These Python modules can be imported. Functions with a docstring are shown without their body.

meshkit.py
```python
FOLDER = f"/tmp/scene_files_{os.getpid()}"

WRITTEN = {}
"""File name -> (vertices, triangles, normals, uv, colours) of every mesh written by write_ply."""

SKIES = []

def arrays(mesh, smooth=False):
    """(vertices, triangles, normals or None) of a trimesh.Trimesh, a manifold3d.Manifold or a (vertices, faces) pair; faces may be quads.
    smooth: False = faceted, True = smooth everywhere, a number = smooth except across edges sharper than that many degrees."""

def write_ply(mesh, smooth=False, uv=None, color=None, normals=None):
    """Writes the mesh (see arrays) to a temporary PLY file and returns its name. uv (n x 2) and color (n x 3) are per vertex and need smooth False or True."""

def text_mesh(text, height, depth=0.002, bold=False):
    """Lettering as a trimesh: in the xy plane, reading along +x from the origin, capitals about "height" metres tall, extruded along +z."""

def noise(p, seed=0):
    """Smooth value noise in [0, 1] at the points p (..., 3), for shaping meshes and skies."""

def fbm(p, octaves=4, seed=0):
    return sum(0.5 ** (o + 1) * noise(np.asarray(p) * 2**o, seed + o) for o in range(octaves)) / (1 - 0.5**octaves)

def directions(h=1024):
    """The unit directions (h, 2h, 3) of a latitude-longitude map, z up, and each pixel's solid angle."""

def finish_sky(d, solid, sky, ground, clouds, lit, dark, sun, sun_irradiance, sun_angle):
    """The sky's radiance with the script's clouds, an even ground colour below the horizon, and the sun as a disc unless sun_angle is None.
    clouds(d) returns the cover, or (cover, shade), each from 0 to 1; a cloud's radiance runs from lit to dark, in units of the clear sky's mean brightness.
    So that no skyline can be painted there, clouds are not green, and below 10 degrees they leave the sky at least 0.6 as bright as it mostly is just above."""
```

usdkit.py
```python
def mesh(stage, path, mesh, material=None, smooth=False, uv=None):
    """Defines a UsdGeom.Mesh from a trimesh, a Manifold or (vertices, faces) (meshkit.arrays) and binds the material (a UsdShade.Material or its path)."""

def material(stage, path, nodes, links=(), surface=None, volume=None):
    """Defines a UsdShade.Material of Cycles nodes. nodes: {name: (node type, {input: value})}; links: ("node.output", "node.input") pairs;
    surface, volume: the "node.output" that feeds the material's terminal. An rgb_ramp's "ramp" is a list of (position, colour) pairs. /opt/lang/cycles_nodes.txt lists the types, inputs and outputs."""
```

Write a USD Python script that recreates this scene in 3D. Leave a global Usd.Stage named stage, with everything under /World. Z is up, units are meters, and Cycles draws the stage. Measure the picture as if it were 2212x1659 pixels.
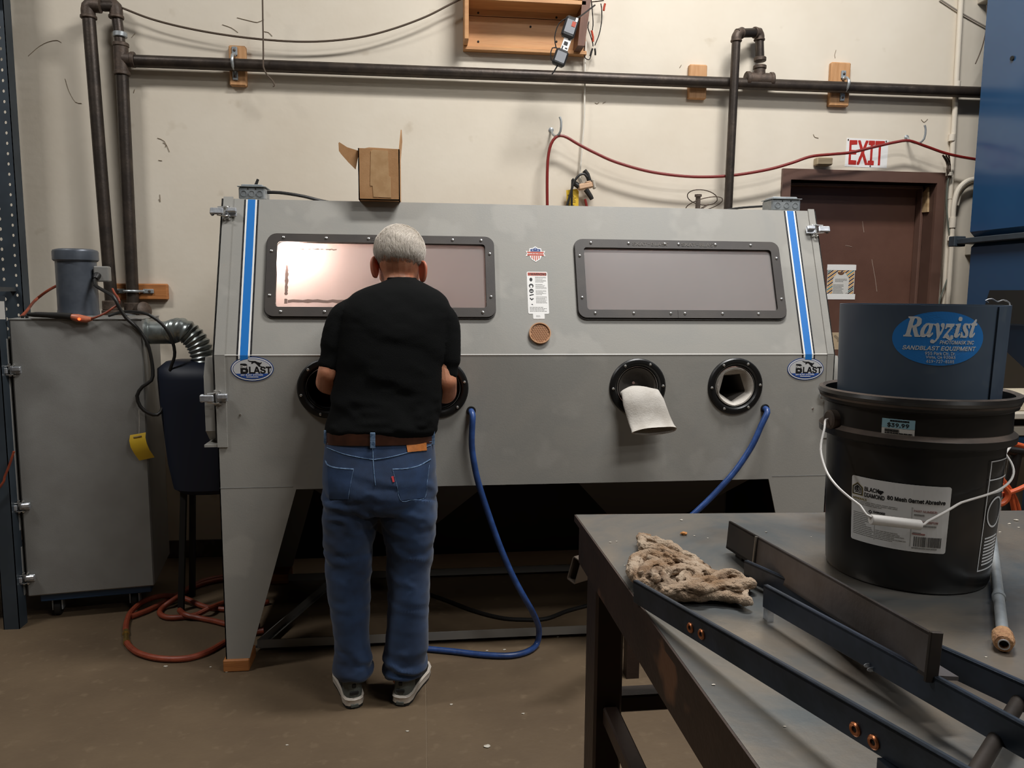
import math, glob, random
import numpy as np, trimesh
import manifold3d as m3
import usdkit, meshkit
from pxr import Usd, UsdGeom, UsdLux, UsdShade, Sdf, Gf, Vt
from shapely.geometry import Polygon, Point, LineString, MultiPolygon, box as sbox
from shapely import affinity
from shapely.ops import unary_union

stage = Usd.Stage.CreateInMemory()
UsdGeom.SetStageUpAxis(stage, 'Z'); UsdGeom.SetStageMetersPerUnit(stage, 1.0)
UsdGeom.Xform.Define(stage, '/World'); UsdGeom.Scope.Define(stage, '/World/Looks')
V = lambda *a: np.array(a, float)

# ------------------------------------------------------------------ camera
FOC, WID, HEI = 1661.0, 2212.0, 1659.0
EYE = V(0, 0, 1.5)
def _axes(pitch, yaw, roll):
    f = V(math.sin(yaw) * math.cos(pitch), math.cos(yaw) * math.cos(pitch), -math.sin(pitch))
    r = V(math.cos(yaw), -math.sin(yaw), 0); u = np.cross(r, f)
    c, s = math.cos(roll), math.sin(roll)
    return np.array([c * r + s * u, -s * r + c * u, f])
AX = _axes(*np.radians([6.745, 6.786, 0.434]))
cam = UsdGeom.Camera.Define(stage, '/World/camera')
cam.CreateHorizontalApertureAttr(36.0); cam.CreateFocalLengthAttr(36.0 * FOC / WID)
cam.CreateClippingRangeAttr(Gf.Vec2f(0.05, 100))
_m = np.eye(4); _m[0, :3], _m[1, :3], _m[2, :3], _m[3, :3] = AX[0], AX[1], -AX[2], EYE
cam.AddTransformOp().Set(Gf.Matrix4d(_m.tolist()))
cam.CreateExposureAttr(0.0)

# ------------------------------------------------------------------ lamps of the hall (above the frame, near the ceiling), with two added fill lamps
def rect_light(name, pos, aim, w, h, power, col=(1, .99, .975)):
    L = UsdLux.RectLight.Define(stage, '/World/' + name)
    z = V(*pos) - V(*aim); z /= np.linalg.norm(z)
    x = np.cross(V(0, 1, 0), z); x /= np.linalg.norm(x); y = np.cross(z, x)
    m = np.eye(4); m[0, :3], m[1, :3], m[2, :3], m[3, :3] = x, y, z, pos
    L.AddTransformOp().Set(Gf.Matrix4d(m.tolist()))
    L.CreateWidthAttr(w); L.CreateHeightAttr(h); L.CreateIntensityAttr(power); L.CreateColorAttr(Gf.Vec3f(*col))
rect_light('hall_lamp', (1.4, 2.35, 4.9), (1.4, 2.5, 0), 1.4, .4, 92)
rect_light('hall_lamp_001', (-3.1, 2.0, 4.9), (-3.1, 2.1, 0), 1.2, .4, 54)
rect_light('hall_lamp_002', (3.6, -.6, 4.9), (3.6, -.5, 0), 1.2, .4, 18)
rect_light('hall_lamp_004', (2.7, -2.2, 4.7), (2.5, -1.5, 0), 1.4, .4, 22)  # added fill behind the viewer, brightens upright faces turned this way
rect_light('hall_lamp_003', (2.1, .3, 4.9), (2.1, .5, 0), 1.4, .4, 43)  # added overhead fill to lift the cabinet front

# ------------------------------------------------------------------ helpers: pixels of the photograph to points on real planes
def ray(px, py):
    return AX.T @ V((px - WID / 2) / FOC, -(py - HEI / 2) / FOC, 1)
def at(px, py, Y=None, Z=None, X=None):
    d = ray(px, py)
    t = (Y - EYE[1]) / d[1] if Y is not None else (Z - EYE[2]) / d[2] if Z is not None else (X - EYE[0]) / d[0]
    return EYE + t * d

# ------------------------------------------------------------------ helpers: shapes
def cat(*ms):
    ms = [m for m in ms if m is not None]
    return ms[0] if len(ms) == 1 else trimesh.util.concatenate(ms)
def tm(man):
    g = man.to_mesh(); return trimesh.Trimesh(g.vert_properties[:, :3], g.tri_verts, process=False)
def man(t):
    t = t.copy(); t.merge_vertices()
    return m3.Manifold(m3.Mesh(np.asarray(t.vertices, np.float32), np.asarray(t.faces, np.uint32)))
def bx(lo, hi, r=0.0):
    lo, hi = np.minimum(lo, hi).astype(float), np.maximum(lo, hi).astype(float)
    r = min(r, .45 * float((hi - lo).min()))
    if r <= 0:
        b = trimesh.creation.box(hi - lo); b.apply_translation((lo + hi) / 2); return b
    p = []
    for k in range(3):
        a, b = lo + r, hi - r; a[k] -= r; b[k] += r
        p += [[(a, b)[i][0], (a, b)[j][1], (a, b)[l][2]] for i in (0, 1) for j in (0, 1) for l in (0, 1)]
    return trimesh.convex.convex_hull(np.array(p))
def frame_of(z):
    z = V(*z); z /= np.linalg.norm(z)
    x = np.cross(V(0, 0, 1) if abs(z[2]) < .9 else V(1, 0, 0), z); x /= np.linalg.norm(x)
    return x, np.cross(z, x), z
def obx(c, x, y, z, size, r=0.0):
    """box of the given size along the axes x, y, z, centred at c"""
    b = bx(-np.array(size) / 2, np.array(size) / 2, r)
    m = np.eye(4); m[:3, 0], m[:3, 1], m[:3, 2], m[:3, 3] = x, y, z, c
    b.apply_transform(m); return b
def beam(p, q, w, h, up=(0, 0, 1), r=0.0):
    p, q = V(*p), V(*q); d = q - p; n = np.linalg.norm(d); d /= n
    s = np.cross(d, V(*up)); s /= np.linalg.norm(s); u = np.cross(s, d)
    return obx((p + q) / 2, s, d, u, (w, n, h), r)
def lathe(prof, base=(0, 0, 0), axis=(0, 0, 1), n=32, cap=True):
    """prof: (radius, height) pairs"""
    prof = np.array(prof, float); a = np.arange(n) / n * 2 * np.pi
    v = np.concatenate([np.stack([r * np.cos(a), r * np.sin(a), np.full(n, z)], 1) for r, z in prof]); f = []
    for k in range(len(prof) - 1):
        i = np.arange(n); j = (i + 1) % n
        f += list(np.stack([k * n + i, k * n + j, (k + 1) * n + j], 1)) + list(np.stack([k * n + i, (k + 1) * n + j, (k + 1) * n + i], 1))
    v = list(v)
    if cap:
        v.append([0, 0, prof[0, 1]]); v.append([0, 0, prof[-1, 1]]); c0, c1 = len(v) - 2, len(v) - 1; k = (len(prof) - 1) * n
        f += [[c0, (i + 1) % n, i] for i in range(n)] + [[c1, k + i, k + (i + 1) % n] for i in range(n)]
    v = np.array(v); x, y, z = frame_of(axis)
    return trimesh.Trimesh(v @ np.array([x, y, z]) + V(*base), np.array(f), process=False)
def cyl(p, q, r, r2=None, n=16, ch=0.0):
    p, q = V(*p), V(*q); h = np.linalg.norm(q - p); r2 = r if r2 is None else r2
    pr = [(r, 0), (r2, h)] if not ch else [(r - ch, 0), (r, ch), (r2, h - ch), (r2 - ch, h)]
    return lathe(pr, p, q - p, n)
def pipe(p, q, r, t=.004, n=20):
    p, q = V(*p), V(*q); h = np.linalg.norm(q - p)
    return lathe([(r - t, 0), (r, 0), (r, h), (r - t, h), (r - t, 0)], p, q - p, n, cap=False)
def spline(pts, step=.02):
    P = np.array(pts, float); out = []
    E = np.vstack([2 * P[0] - P[1], P, 2 * P[-1] - P[-2]])
    for k in range(1, len(E) - 2):
        a, b, c, d = E[k - 1:k + 3]; n = max(2, int(np.linalg.norm(c - b) / step))
        for t in np.arange(n) / n:
            out.append(.5 * (2 * b + (c - a) * t + (2 * a - 5 * b + 4 * c - d) * t * t + (3 * b - a - 3 * c + d) * t ** 3))
    return np.array(out + [P[-1]])
def tube(pts, r, n=8, step=.02, sm=True, rr=None):
    C = spline(pts, step) if sm else np.array(pts, float)
    T = np.gradient(C, axis=0); T /= np.maximum(np.linalg.norm(T, axis=1, keepdims=True), 1e-9)
    x, y, _ = frame_of(T[0]); a = np.arange(n) / n * 2 * np.pi; rings = []
    R = np.full(len(C), r) if rr is None else np.interp(np.linspace(0, 1, len(C)), np.linspace(0, 1, len(rr)), rr)
    for c, t, q in zip(C, T, R):
        x = x - t * (x @ t); x /= np.linalg.norm(x); y = np.cross(t, x)
        rings.append(c + q * (np.cos(a)[:, None] * x + np.sin(a)[:, None] * y))
    return loft(rings)
def loft(rings, cap=True):
    n, k = len(rings[0]), len(rings); v = np.concatenate(rings); i = np.arange(n); j = (i + 1) % n; f = []
    for q in range(k - 1):
        f += list(np.stack([q * n + i, q * n + j, (q + 1) * n + j], 1)) + list(np.stack([q * n + i, (q + 1) * n + j, (q + 1) * n + i], 1))
    if cap:
        v = np.vstack([v, rings[0].mean(0), rings[-1].mean(0)])
        f += [[k * n, b, a] for a, b in zip(i, j)] + [[k * n + 1, (k - 1) * n + a, (k - 1) * n + b] for a, b in zip(i, j)]
    t = trimesh.Trimesh(v, np.array(f), process=False)
    if cap and t.volume < 0: t.invert()
    return t
def prism(poly, o, ux, uy, depth, back=0.0):
    """extrudes a shapely polygon drawn in the plane (o, ux, uy) along ux x uy"""
    ux, uy = V(*ux), V(*uy); n = np.cross(ux, uy); out = []
    for g in getattr(poly, 'geoms', [poly]):
        if g.is_empty or g.area < 1e-9: continue
        t = trimesh.creation.extrude_polygon(g, depth + back, engine='earcut')
        v = np.array(t.vertices); t.vertices = V(*o) + v[:, :1] * ux + v[:, 1:2] * uy + (v[:, 2:] - back) * n
        out.append(t)
    return cat(*out)
def rrect(x0, y0, x1, y1, r, n=4):
    return sbox(x0 + r, y0 + r, x1 - r, y1 - r).buffer(r, quad_segs=n)
def ell(cx, cy, a, b, n=12):
    return affinity.scale(Point(cx, cy).buffer(1, quad_segs=n), a, b)
FONTS = {}
def words(text, height, x=0, y=0, sx=1.0, shear=0.0, bold=0, font='Inter', anchor='l', fine=1.0):
    """lettering as a shapely shape: capitals about 'height' tall, baseline at y"""
    from PIL import Image, ImageDraw, ImageFont
    S = 72
    if font not in FONTS:
        FONTS[font] = ImageFont.truetype(glob.glob('/opt/blender-*/*/datafiles/fonts/%s.woff2' % font)[0], S)
    ft = FONTS[font]; b0 = ft.getbbox(text, anchor='ls', stroke_width=bold)
    im = Image.new('L', (b0[2] - b0[0] + 8, b0[3] - b0[1] + 8))
    ImageDraw.Draw(im).text((4 - b0[0], 4 - b0[1]), text, 255, ft, anchor='ls', stroke_width=bold)
    on = np.pad(np.asarray(im) > 127, ((0, 0), (1, 1))).astype(np.int8)
    rows, st = np.nonzero(np.diff(on, axis=1) == 1); en = np.nonzero(np.diff(on, axis=1) == -1)[1]
    sh = unary_union([sbox(a, -r - 1, b, -r) for a, b, r in zip(st, en, rows)]).buffer(.7).buffer(-.7).simplify(.8 * fine)
    k = height / (S * .727); w = (b0[2] - b0[0]) * k * sx; off = {'l': 0, 'c': -w / 2, 'r': -w}[anchor]
    return affinity.affine_transform(sh, [k * sx, k * shear, 0, k, x + off - 4 * k * sx, y + (4 - b0[1]) * k])
def greek(x0, y0, x1, y1, lines, seed=0, fill=.55):
    """unreadably small print as rows of word-length strokes"""
    rng = random.Random(seed); out = []; h = (y1 - y0) / lines
    for k in range(lines):
        y = y1 - (k + .8) * h; x = x0; stop = x1 - rng.random() ** 2 * .5 * (x1 - x0)
        while x < stop:
            w = (x1 - x0) * rng.uniform(.06, .16); out.append(sbox(x, y, min(x + w, x1), y + h * fill)); x += w + (x1 - x0) * .02
    return MultiPolygon(out)
def noisy(mesh, amp, scale, seed=0, octv=3, stretch=(1, 1, 1), along=None):
    n = np.array(mesh.vertex_normals); v = np.array(mesh.vertices)
    d = meshkit.fbm(v * np.array(stretch) * scale + 50, octv, seed) - .5
    mesh.vertices = v + (n if along is None else V(*along)) * (d * 2 * amp)[:, None]
    return mesh
def soft(m, it=12):
    m.merge_vertices(); trimesh.smoothing.filter_taubin(m, iterations=it); return m
def blob(joints, bones, length=.012, it=10):
    """one continuous surface: hulls of the spheres at the two ends of each bone, joined and smoothed"""
    sp = {k: m3.Manifold.sphere(r, 20).translate(list(map(float, p))) for k, (p, r) in joints.items()}
    hull = [m3.Manifold.batch_hull([sp[k] for k in b]) for b in bones]
    t = tm(m3.Manifold.batch_boolean(hull, m3.OpType.Add).refine_to_length(length))
    return soft(t, it)

# ------------------------------------------------------------------ helpers: prims
COUNT, LOC = {}, {}
def new_path(parent, name):
    k = (parent, name); COUNT[k] = COUNT.get(k, -1) + 1
    return parent + '/' + (name if COUNT[k] == 0 else '%s_%03d' % (name, COUNT[k]))
def tag(prim, label=None, category=None, group=None, kind=None):
    for k, v in (('label', label), ('category', category), ('group', group), ('kind', kind)):
        if v: prim.SetCustomDataByKey(k, v)
def thing(name, label, category, loc=(0, 0, 0), group=None, kind=None):
    p = new_path('/World', name); x = UsdGeom.Xform.Define(stage, p); x.AddTranslateOp().Set(Gf.Vec3d(*map(float, loc)))
    LOC[p] = V(*loc); tag(x.GetPrim(), label, category, group, kind); return p
def part(parent, name, mesh, mat, label=None, smooth=35, kind=None):
    p = new_path(parent, name); LOC[p] = LOC[parent]
    mesh = mesh.copy(); mesh.vertices = np.array(mesh.vertices) - LOC[parent]
    u = usdkit.mesh(stage, p, mesh, mat, smooth); tag(u.GetPrim(), label, kind=kind); return p
def single(name, label, category, mesh, mat, group=None, smooth=35, kind=None):
    p = new_path('/World', name); mesh = mesh.copy(); b = mesh.bounds; o = V((b[0, 0] + b[1, 0]) / 2, (b[0, 1] + b[1, 1]) / 2, b[0, 2])
    mesh.vertices = np.array(mesh.vertices) - o; LOC[p] = o
    u = usdkit.mesh(stage, p, mesh, mat, smooth); u.AddTranslateOp().Set(Gf.Vec3d(*map(float, o))); tag(u.GetPrim(), label, category, group, kind); return p
def struct(name, mesh, mat, parent='/World', smooth=35):
    if parent == '/World':
        p = new_path(parent, name); LOC[p] = V(0, 0, 0); u = usdkit.mesh(stage, p, mesh, mat, smooth); tag(u.GetPrim(), kind='structure'); return p
    return part(parent, name, mesh, mat, smooth=smooth)

# ------------------------------------------------------------------ materials
def lin(c):
    if isinstance(c, str): c = [int(c[i:i + 2], 16) for i in (1, 3, 5)]
    return tuple(((x / 255) / 12.92 if x <= 10 else ((x / 255 + .055) / 1.055) ** 2.4) for x in c)
def M(name, col, rough=.5, metal=0.0, col2=None, scale=6, detail=4, ramp=(.4, .62), stretch=(1, 1, 1), dist=0.0, bump=0.0, bscale=60, bstretch=None, speck=None, spec=.5, coat=0, sheen=0, rough2=None, sss=0):
    col, col2 = lin(col), lin(col2) if col2 else None
    n = {'p': ('principled_bsdf', {'base_color': col, 'roughness': rough, 'metallic': metal, 'specular_ior_level': spec, 'coat_weight': coat, 'coat_roughness': .15, 'sheen_weight': sheen, 'subsurface_weight': sss})}
    l = []
    if col2 or bump or speck: n['g'] = ('geometry', {})
    if col2:
        n['m'] = ('mapping', {'scale': stretch}); n['n'] = ('noise_texture', {'scale': scale, 'detail': detail, 'roughness': .6, 'distortion': dist})
        n['r'] = ('rgb_ramp', {'ramp': [(ramp[0], col), (ramp[1], col2)]})
        l += [('g.position', 'm.vector'), ('m.vector', 'n.vector'), ('n.fac', 'r.fac')]
        last = 'r.color'
        if speck:
            n['sn'] = ('noise_texture', {'scale': speck[1], 'detail': 3}); n['sr'] = ('rgb_ramp', {'ramp': [(speck[2], (0, 0, 0)), (speck[3], (1, 1, 1))]})
            n['sx'] = ('mix_color', {'b': lin(speck[0])}); l += [('g.position', 'sn.vector'), ('sn.fac', 'sr.fac'), ('sr.color', 'sx.fac'), (last, 'sx.a')]; last = 'sx.result'
        l.append((last, 'p.base_color'))
        if rough2 is not None:
            n['rr'] = ('rgb_ramp', {'ramp': [(ramp[0], (rough,) * 3), (ramp[1], (rough2,) * 3)]}); l += [('n.fac', 'rr.fac'), ('rr.color', 'p.roughness')]
    if bump:
        n['bm'] = ('mapping', {'scale': bstretch or (1, 1, 1)}); n['bn'] = ('noise_texture', {'scale': bscale, 'detail': 4}); n['b'] = ('bump', {'strength': bump, 'distance': .01})
        l += [('g.position', 'bm.vector'), ('bm.vector', 'bn.vector'), ('bn.fac', 'b.height'), ('b.normal', 'p.normal')]
    return usdkit.material(stage, '/World/Looks/' + name, n, l, surface='p.BSDF')
def emit(name, col, strength):
    return usdkit.material(stage, '/World/Looks/' + name, {'e': ('emission', {'color': lin(col), 'strength': strength})}, surface='e.emission')

m_wall = M('wall_paint', '#ddd3c2', .7, col2='#d3c7b4', scale=1.3, detail=6, ramp=(.35, .7), bump=.08, bscale=25, speck=('#c0b29c', 7, .68, .85))
m_floor = M('concrete', '#665540', .6, col2='#574735', scale=2.2, detail=7, ramp=(.3, .7), bump=.12, bscale=40, speck=('#6d5c47', 18, .6, .8))
m_ceil = M('ceiling_paint', '#3f3c38', .9); m_far = M('far_wall_paint', '#57524a', .9)
m_grey = M('cabinet_grey', '#97958f', .46, spec=.3, col2='#9b9891', scale=3.2, detail=5, ramp=(.42, .58), dist=1.2, bump=.03, bscale=160, speck=('#a19e97', 4.5, .6, .66), rough2=.5)
m_grey2 = M('collector_grey', '#858480', .45, col2='#7e7c78', scale=4, bump=.04, bscale=160)
m_gap = M('dark_gap', '#15130f', .8)
m_pipe = M('black_iron', '#3b342f', .42, .55, col2='#4e443c', scale=14, ramp=(.4, .7), bump=.08, bscale=90)
m_fit = M('iron_fitting', '#4a3f37', .55, .4, col2='#5f5045', scale=25, bump=.12, bscale=120)
m_wood = M('fir_wood', '#c8986a', .6, col2='#b48252', scale=9, stretch=(6, 6, .6), ramp=(.35, .7), bump=.1, bscale=20, bstretch=(8, 8, .5))
m_woodh = M('fir_wood_lying', '#b5753f', .6, col2='#9a5f30', scale=9, stretch=(.6, 6, 6), ramp=(.35, .7), bump=.1, bscale=20, bstretch=(.5, 8, 8))
m_shelf = M('shelf_board', '#c6935f', .5, col2='#b58050', scale=7, stretch=(.5, 5, 5), ramp=(.35, .7), bump=.05, bscale=20, bstretch=(.5, 8, 8))
m_shelfd = M('dark_brown_board', '#6b4430', .5, col2='#583524', scale=7, stretch=(5, 5, .5))  # darker brown boards: right shelf side and rack deck
m_card = M('cardboard', '#b58a5e', .8, col2='#a87c50', scale=10, bump=.05, bscale=200)
m_card2 = M('cardboard_torn', '#bf9b70', .85, col2='#b08a5f', scale=14)
m_black = M('black_rubber', '#141312', .5)
m_port = M('port_rubber', '#101010', .38, bump=.03, bscale=200)
m_frame = M('frame_rubber', '#3a3532', .5, col2='#433d38', scale=6, bump=.03, bscale=250)
m_chrome = M('zinc_plate', '#d3d6da', .3, .7, col2='#b8bcc2', scale=60)
m_screw = M('screw_steel', '#e3e2de', .25, .9)
m_galv = M('galvanised', '#a9aeb0', .42, .5, col2='#959b9e', scale=20)
m_duct = M('flex_duct', '#a5aba9', .3, .7, col2='#8f9694', scale=20)
m_blue = M('stripe_blue', '#1c74c4', .4)
m_white = M('white_vinyl', '#e8e6e2', .45)
m_ink = M('black_ink', '#131316', .5)
m_navy = M('sticker_blue', '#1f3d7a', .45)
m_sticker = M('sticker_grey', '#c9c9c8', .4)
m_red = M('sticker_red', '#b5432a', .5)
m_greyink = M('grey_ink', '#8b8a86', .6)
m_redink = M('faded_red_ink', '#9c6a66', .6)
m_paper = M('paper', '#cfccc6', .7)
m_hoseblue = M('blue_hose', '#274072', .35, col2='#33508a', scale=20)
m_hosered = M('red_hose', '#7a1f1a', .45)
m_hoseorange = M('orange_hose', '#8f4128', .5, col2='#7a3522', scale=20)
m_cordorange = M('orange_cord', '#c2552c', .45)
m_cord = M('black_cord', '#1b1917', .5)
m_whitecord = M('white_cord', '#d9d3c6', .5)
m_browncord = M('dusty_cord', '#57493c', .7)
m_shaded_lining = M('shaded_lining', '#4f4a45', .85, bump=.1, bscale=180)  # glove insides, shade of the deep sleeves put into the colour
m_canvas = M('glove_canvas', '#c4beb5', .85, col2='#b3aca2', scale=14, bump=.15, bscale=180)
m_brown = M('door_brown', '#65473b', .42, col2='#5d4035', scale=3, bump=.05, bscale=120)
m_jambd = M('door_frame_brown', '#664c41', .42, col2='#5e453b', scale=3, bump=.05, bscale=120)
m_yellow = M('yellow_tag', '#d9b22a', .5)
m_navyd = M('navy_enamel', '#141d30', .55)
m_machine = M('machine_blue', '#274a6e', .16, col2='#24466a', scale=2, coat=.3)
m_machine2 = M('machine_blue_dull', '#22405f', .4)
m_rack = M('rack_steel', '#3b444c', .5, .2, col2='#333b42', scale=5)
m_table = M('table_steel', '#8f8476', .3, .62, col2='#5f6466', scale=2.1, detail=7, ramp=(.36, .62), dist=1.0, bump=.04, bscale=60, speck=('#5a4f45', 4, .58, .75), rough2=.4)
m_tabled = M('table_frame_brown', '#3a2a22', .5, .2, col2='#2b1f19', scale=4, bump=.1, bscale=60, speck=('#6e4c36', 5, .66, .72))
m_bar = M('mill_steel', '#3d4553', .38, .55, col2='#30373f', scale=9, bump=.05, bscale=90)
m_barlt = M('ground_steel', '#6b6768', .42, .6, col2='#57504c', scale=5, bump=.05, bscale=90)
m_bardk = M('scaled_steel', '#3a332e', .5, .5, col2='#2c2723', scale=9)
m_copper = M('copper_plug', '#c07a52', .35, .8)
m_weld = M('weld_bead', '#8d8880', .4, .7)
m_bucket = M('bucket_black', '#191919', .26, col2='#231f1c', scale=3, ramp=(.45, .7), bump=.015, bscale=60, speck=('#43372d', 4, .58, .8), rough2=.4)
m_dust = M('dusty_black', '#62544a', .75, col2='#3a322c', scale=8, ramp=(.35, .6))
m_pot = M('pot_blue', '#475567', .42, .1, col2='#51606f', scale=5, ramp=(.4, .7), speck=('#57636f', 16, .66, .8))
m_oval = M('oval_blue', '#2a7dcb', .4)
m_silver = M('silver_ink', '#d0d2d4', .4)
m_labelw = M('label_white', '#dbdad8', .5)
m_pricebl = M('price_blue', '#8fb6c4', .5)
m_grip = M('grip_plastic', '#cfcbc6', .4)
m_rust = M('rust', '#8a6344', .85, col2='#a07a55', scale=60, bump=.5, bscale=200)
m_rag = M('rag_terry', '#ab9883', .95, col2='#85694e', scale=14, detail=6, ramp=(.4, .62), bump=.6, bscale=320, speck=('#5f4630', 13, .56, .74))
m_denim = M('denim', '#233c5f', .85, col2='#192c48', scale=7, detail=5, ramp=(.38, .62), bump=.1, bscale=900, sheen=.15)
m_denimlt = M('denim_seam', '#6d86a3', .85, col2='#3d5878', scale=90)
m_shirt = M('black_cotton', '#080909', .9, bump=.1, bscale=250, spec=.15)
m_skin = M('skin', '#c98b6b', .5, col2='#bb7859', scale=16, bump=.06, bscale=140, sss=.08)
m_ear = M('ear_skin', '#bf6f55', .5, sss=.1)
m_belt = M('belt_leather', '#4a2a1c', .4, col2='#3a2016', scale=14)
m_patch = M('leather_patch', '#c07436', .6, col2='#a96329', scale=30)
m_redtab = M('red_tab', '#b02a30', .6)
m_shoewhite = M('shoe_sole', '#c2b8ab', .55)
m_shoegrey = M('shoe_grey', '#545853', .7, bump=.1, bscale=250)
m_shoeblack = M('shoe_black', '#191918', .75)
m_brass = M('brass', '#c2a05a', .3, .9)
m_led = emit('neon_lit', '#ff5a2a', 3)
m_plug = M('plug_orange', '#b5684c', .35)
m_beige = M('outlet_beige', '#c9a585', .5)
m_pale = M('pale_enamel', '#b8b0a2', .55)
m_bench = M('bench_grey', '#8d877c', .6)
m_inside = M('chamber_paint', '#bba9a5', .7, col2='#b09c97', scale=5)
m_honey = M('vent_bronze', '#b0825a', .5)
m_charger = M('charger_black', '#232325', .4)
m_chargelbl = M('charger_label', '#85878c', .4)
m_lamp = emit('work_lamp_lit', '#fff4ec', 900)

def hair_mat(z0, z1):
    n = {'g': ('geometry', {}), 's': ('separate_xyz', {}), 'm': ('math', {'math_type': 'subtract', 'value2': z0}), 'd': ('math', {'math_type': 'divide', 'value2': z1 - z0, 'use_clamp': True}),
         'n': ('noise_texture', {'scale': 40, 'detail': 4}), 'q': ('math', {'math_type': 'multiply_add', 'value2': .5, 'value3': -.25}), 'a': ('math', {'math_type': 'add', 'use_clamp': True}),
         'r': ('rgb_ramp', {'ramp': [(0, lin('#8f6f58')), (.35, lin('#a08f80')), (.6, lin('#c4bcb2')), (1, lin('#cfc6ba'))]}),
         'mp': ('mapping', {'scale': (160, 160, 18)}), 'bn': ('noise_texture', {'scale': 1, 'detail': 3}), 'b': ('bump', {'strength': .5, 'distance': .006}),
         'p': ('principled_bsdf', {'roughness': .55})}
    l = [('g.position', 's.vector'), ('s.z', 'm.value1'), ('m.value', 'd.value1'), ('g.position', 'n.vector'), ('n.fac', 'q.value1'), ('q.value', 'a.value1'), ('d.value', 'a.value2'), ('a.value', 'r.fac'), ('r.color', 'p.base_color'),
         ('g.position', 'mp.vector'), ('mp.vector', 'bn.vector'), ('bn.fac', 'b.height'), ('b.normal', 'p.normal')]
    return usdkit.material(stage, '/World/Looks/grey_hair', n, l, surface='p.BSDF')

def pane_mat():
    n = {'t': ('transparent_bsdf', {'color': (.95, .9, .88)}), 'd': ('diffuse_bsdf', {'color': lin('#a5a3a0')}), 'tl': ('translucent_bsdf', {'color': lin('#ecd4cc')}),
         'x': ('mix_closure', {'fac': .45}), 'g': ('geometry', {}), 'n': ('noise_texture', {'scale': 4, 'detail': 5}), 'r': ('rgb_ramp', {'ramp': [(.3, (.7, .7, .7)), (.7, (.8, .8, .8))]}),
         'y': ('mix_closure', {}), 'gl': ('glossy_bsdf', {'roughness': .3, 'color': (.6, .6, .62)}), 'f': ('fresnel', {'IOR': 1.45}), 'z': ('mix_closure', {})}
    l = [('d.BSDF', 'x.closure1'), ('tl.BSDF', 'x.closure2'), ('g.position', 'n.vector'), ('n.fac', 'r.fac'), ('r.color', 'y.fac'), ('t.BSDF', 'y.closure1'), ('x.closure', 'y.closure2'),
         ('f.fac', 'z.fac'), ('y.closure', 'z.closure1'), ('gl.BSDF', 'z.closure2')]
    return usdkit.material(stage, '/World/Looks/dusty_pane', n, l, surface='z.closure')
m_pane = pane_mat()
def film_mat():
    n = {'t': ('transparent_bsdf', {'color': (.6, .55, .53)}), 'd': ('diffuse_bsdf', {'color': lin('#a08c82')}), 'y': ('mix_closure', {'fac': .6})}
    return usdkit.material(stage, '/World/Looks/tape_residue', n, [('t.BSDF', 'y.closure1'), ('d.BSDF', 'y.closure2')], surface='y.closure')
m_film = film_mat()
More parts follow.
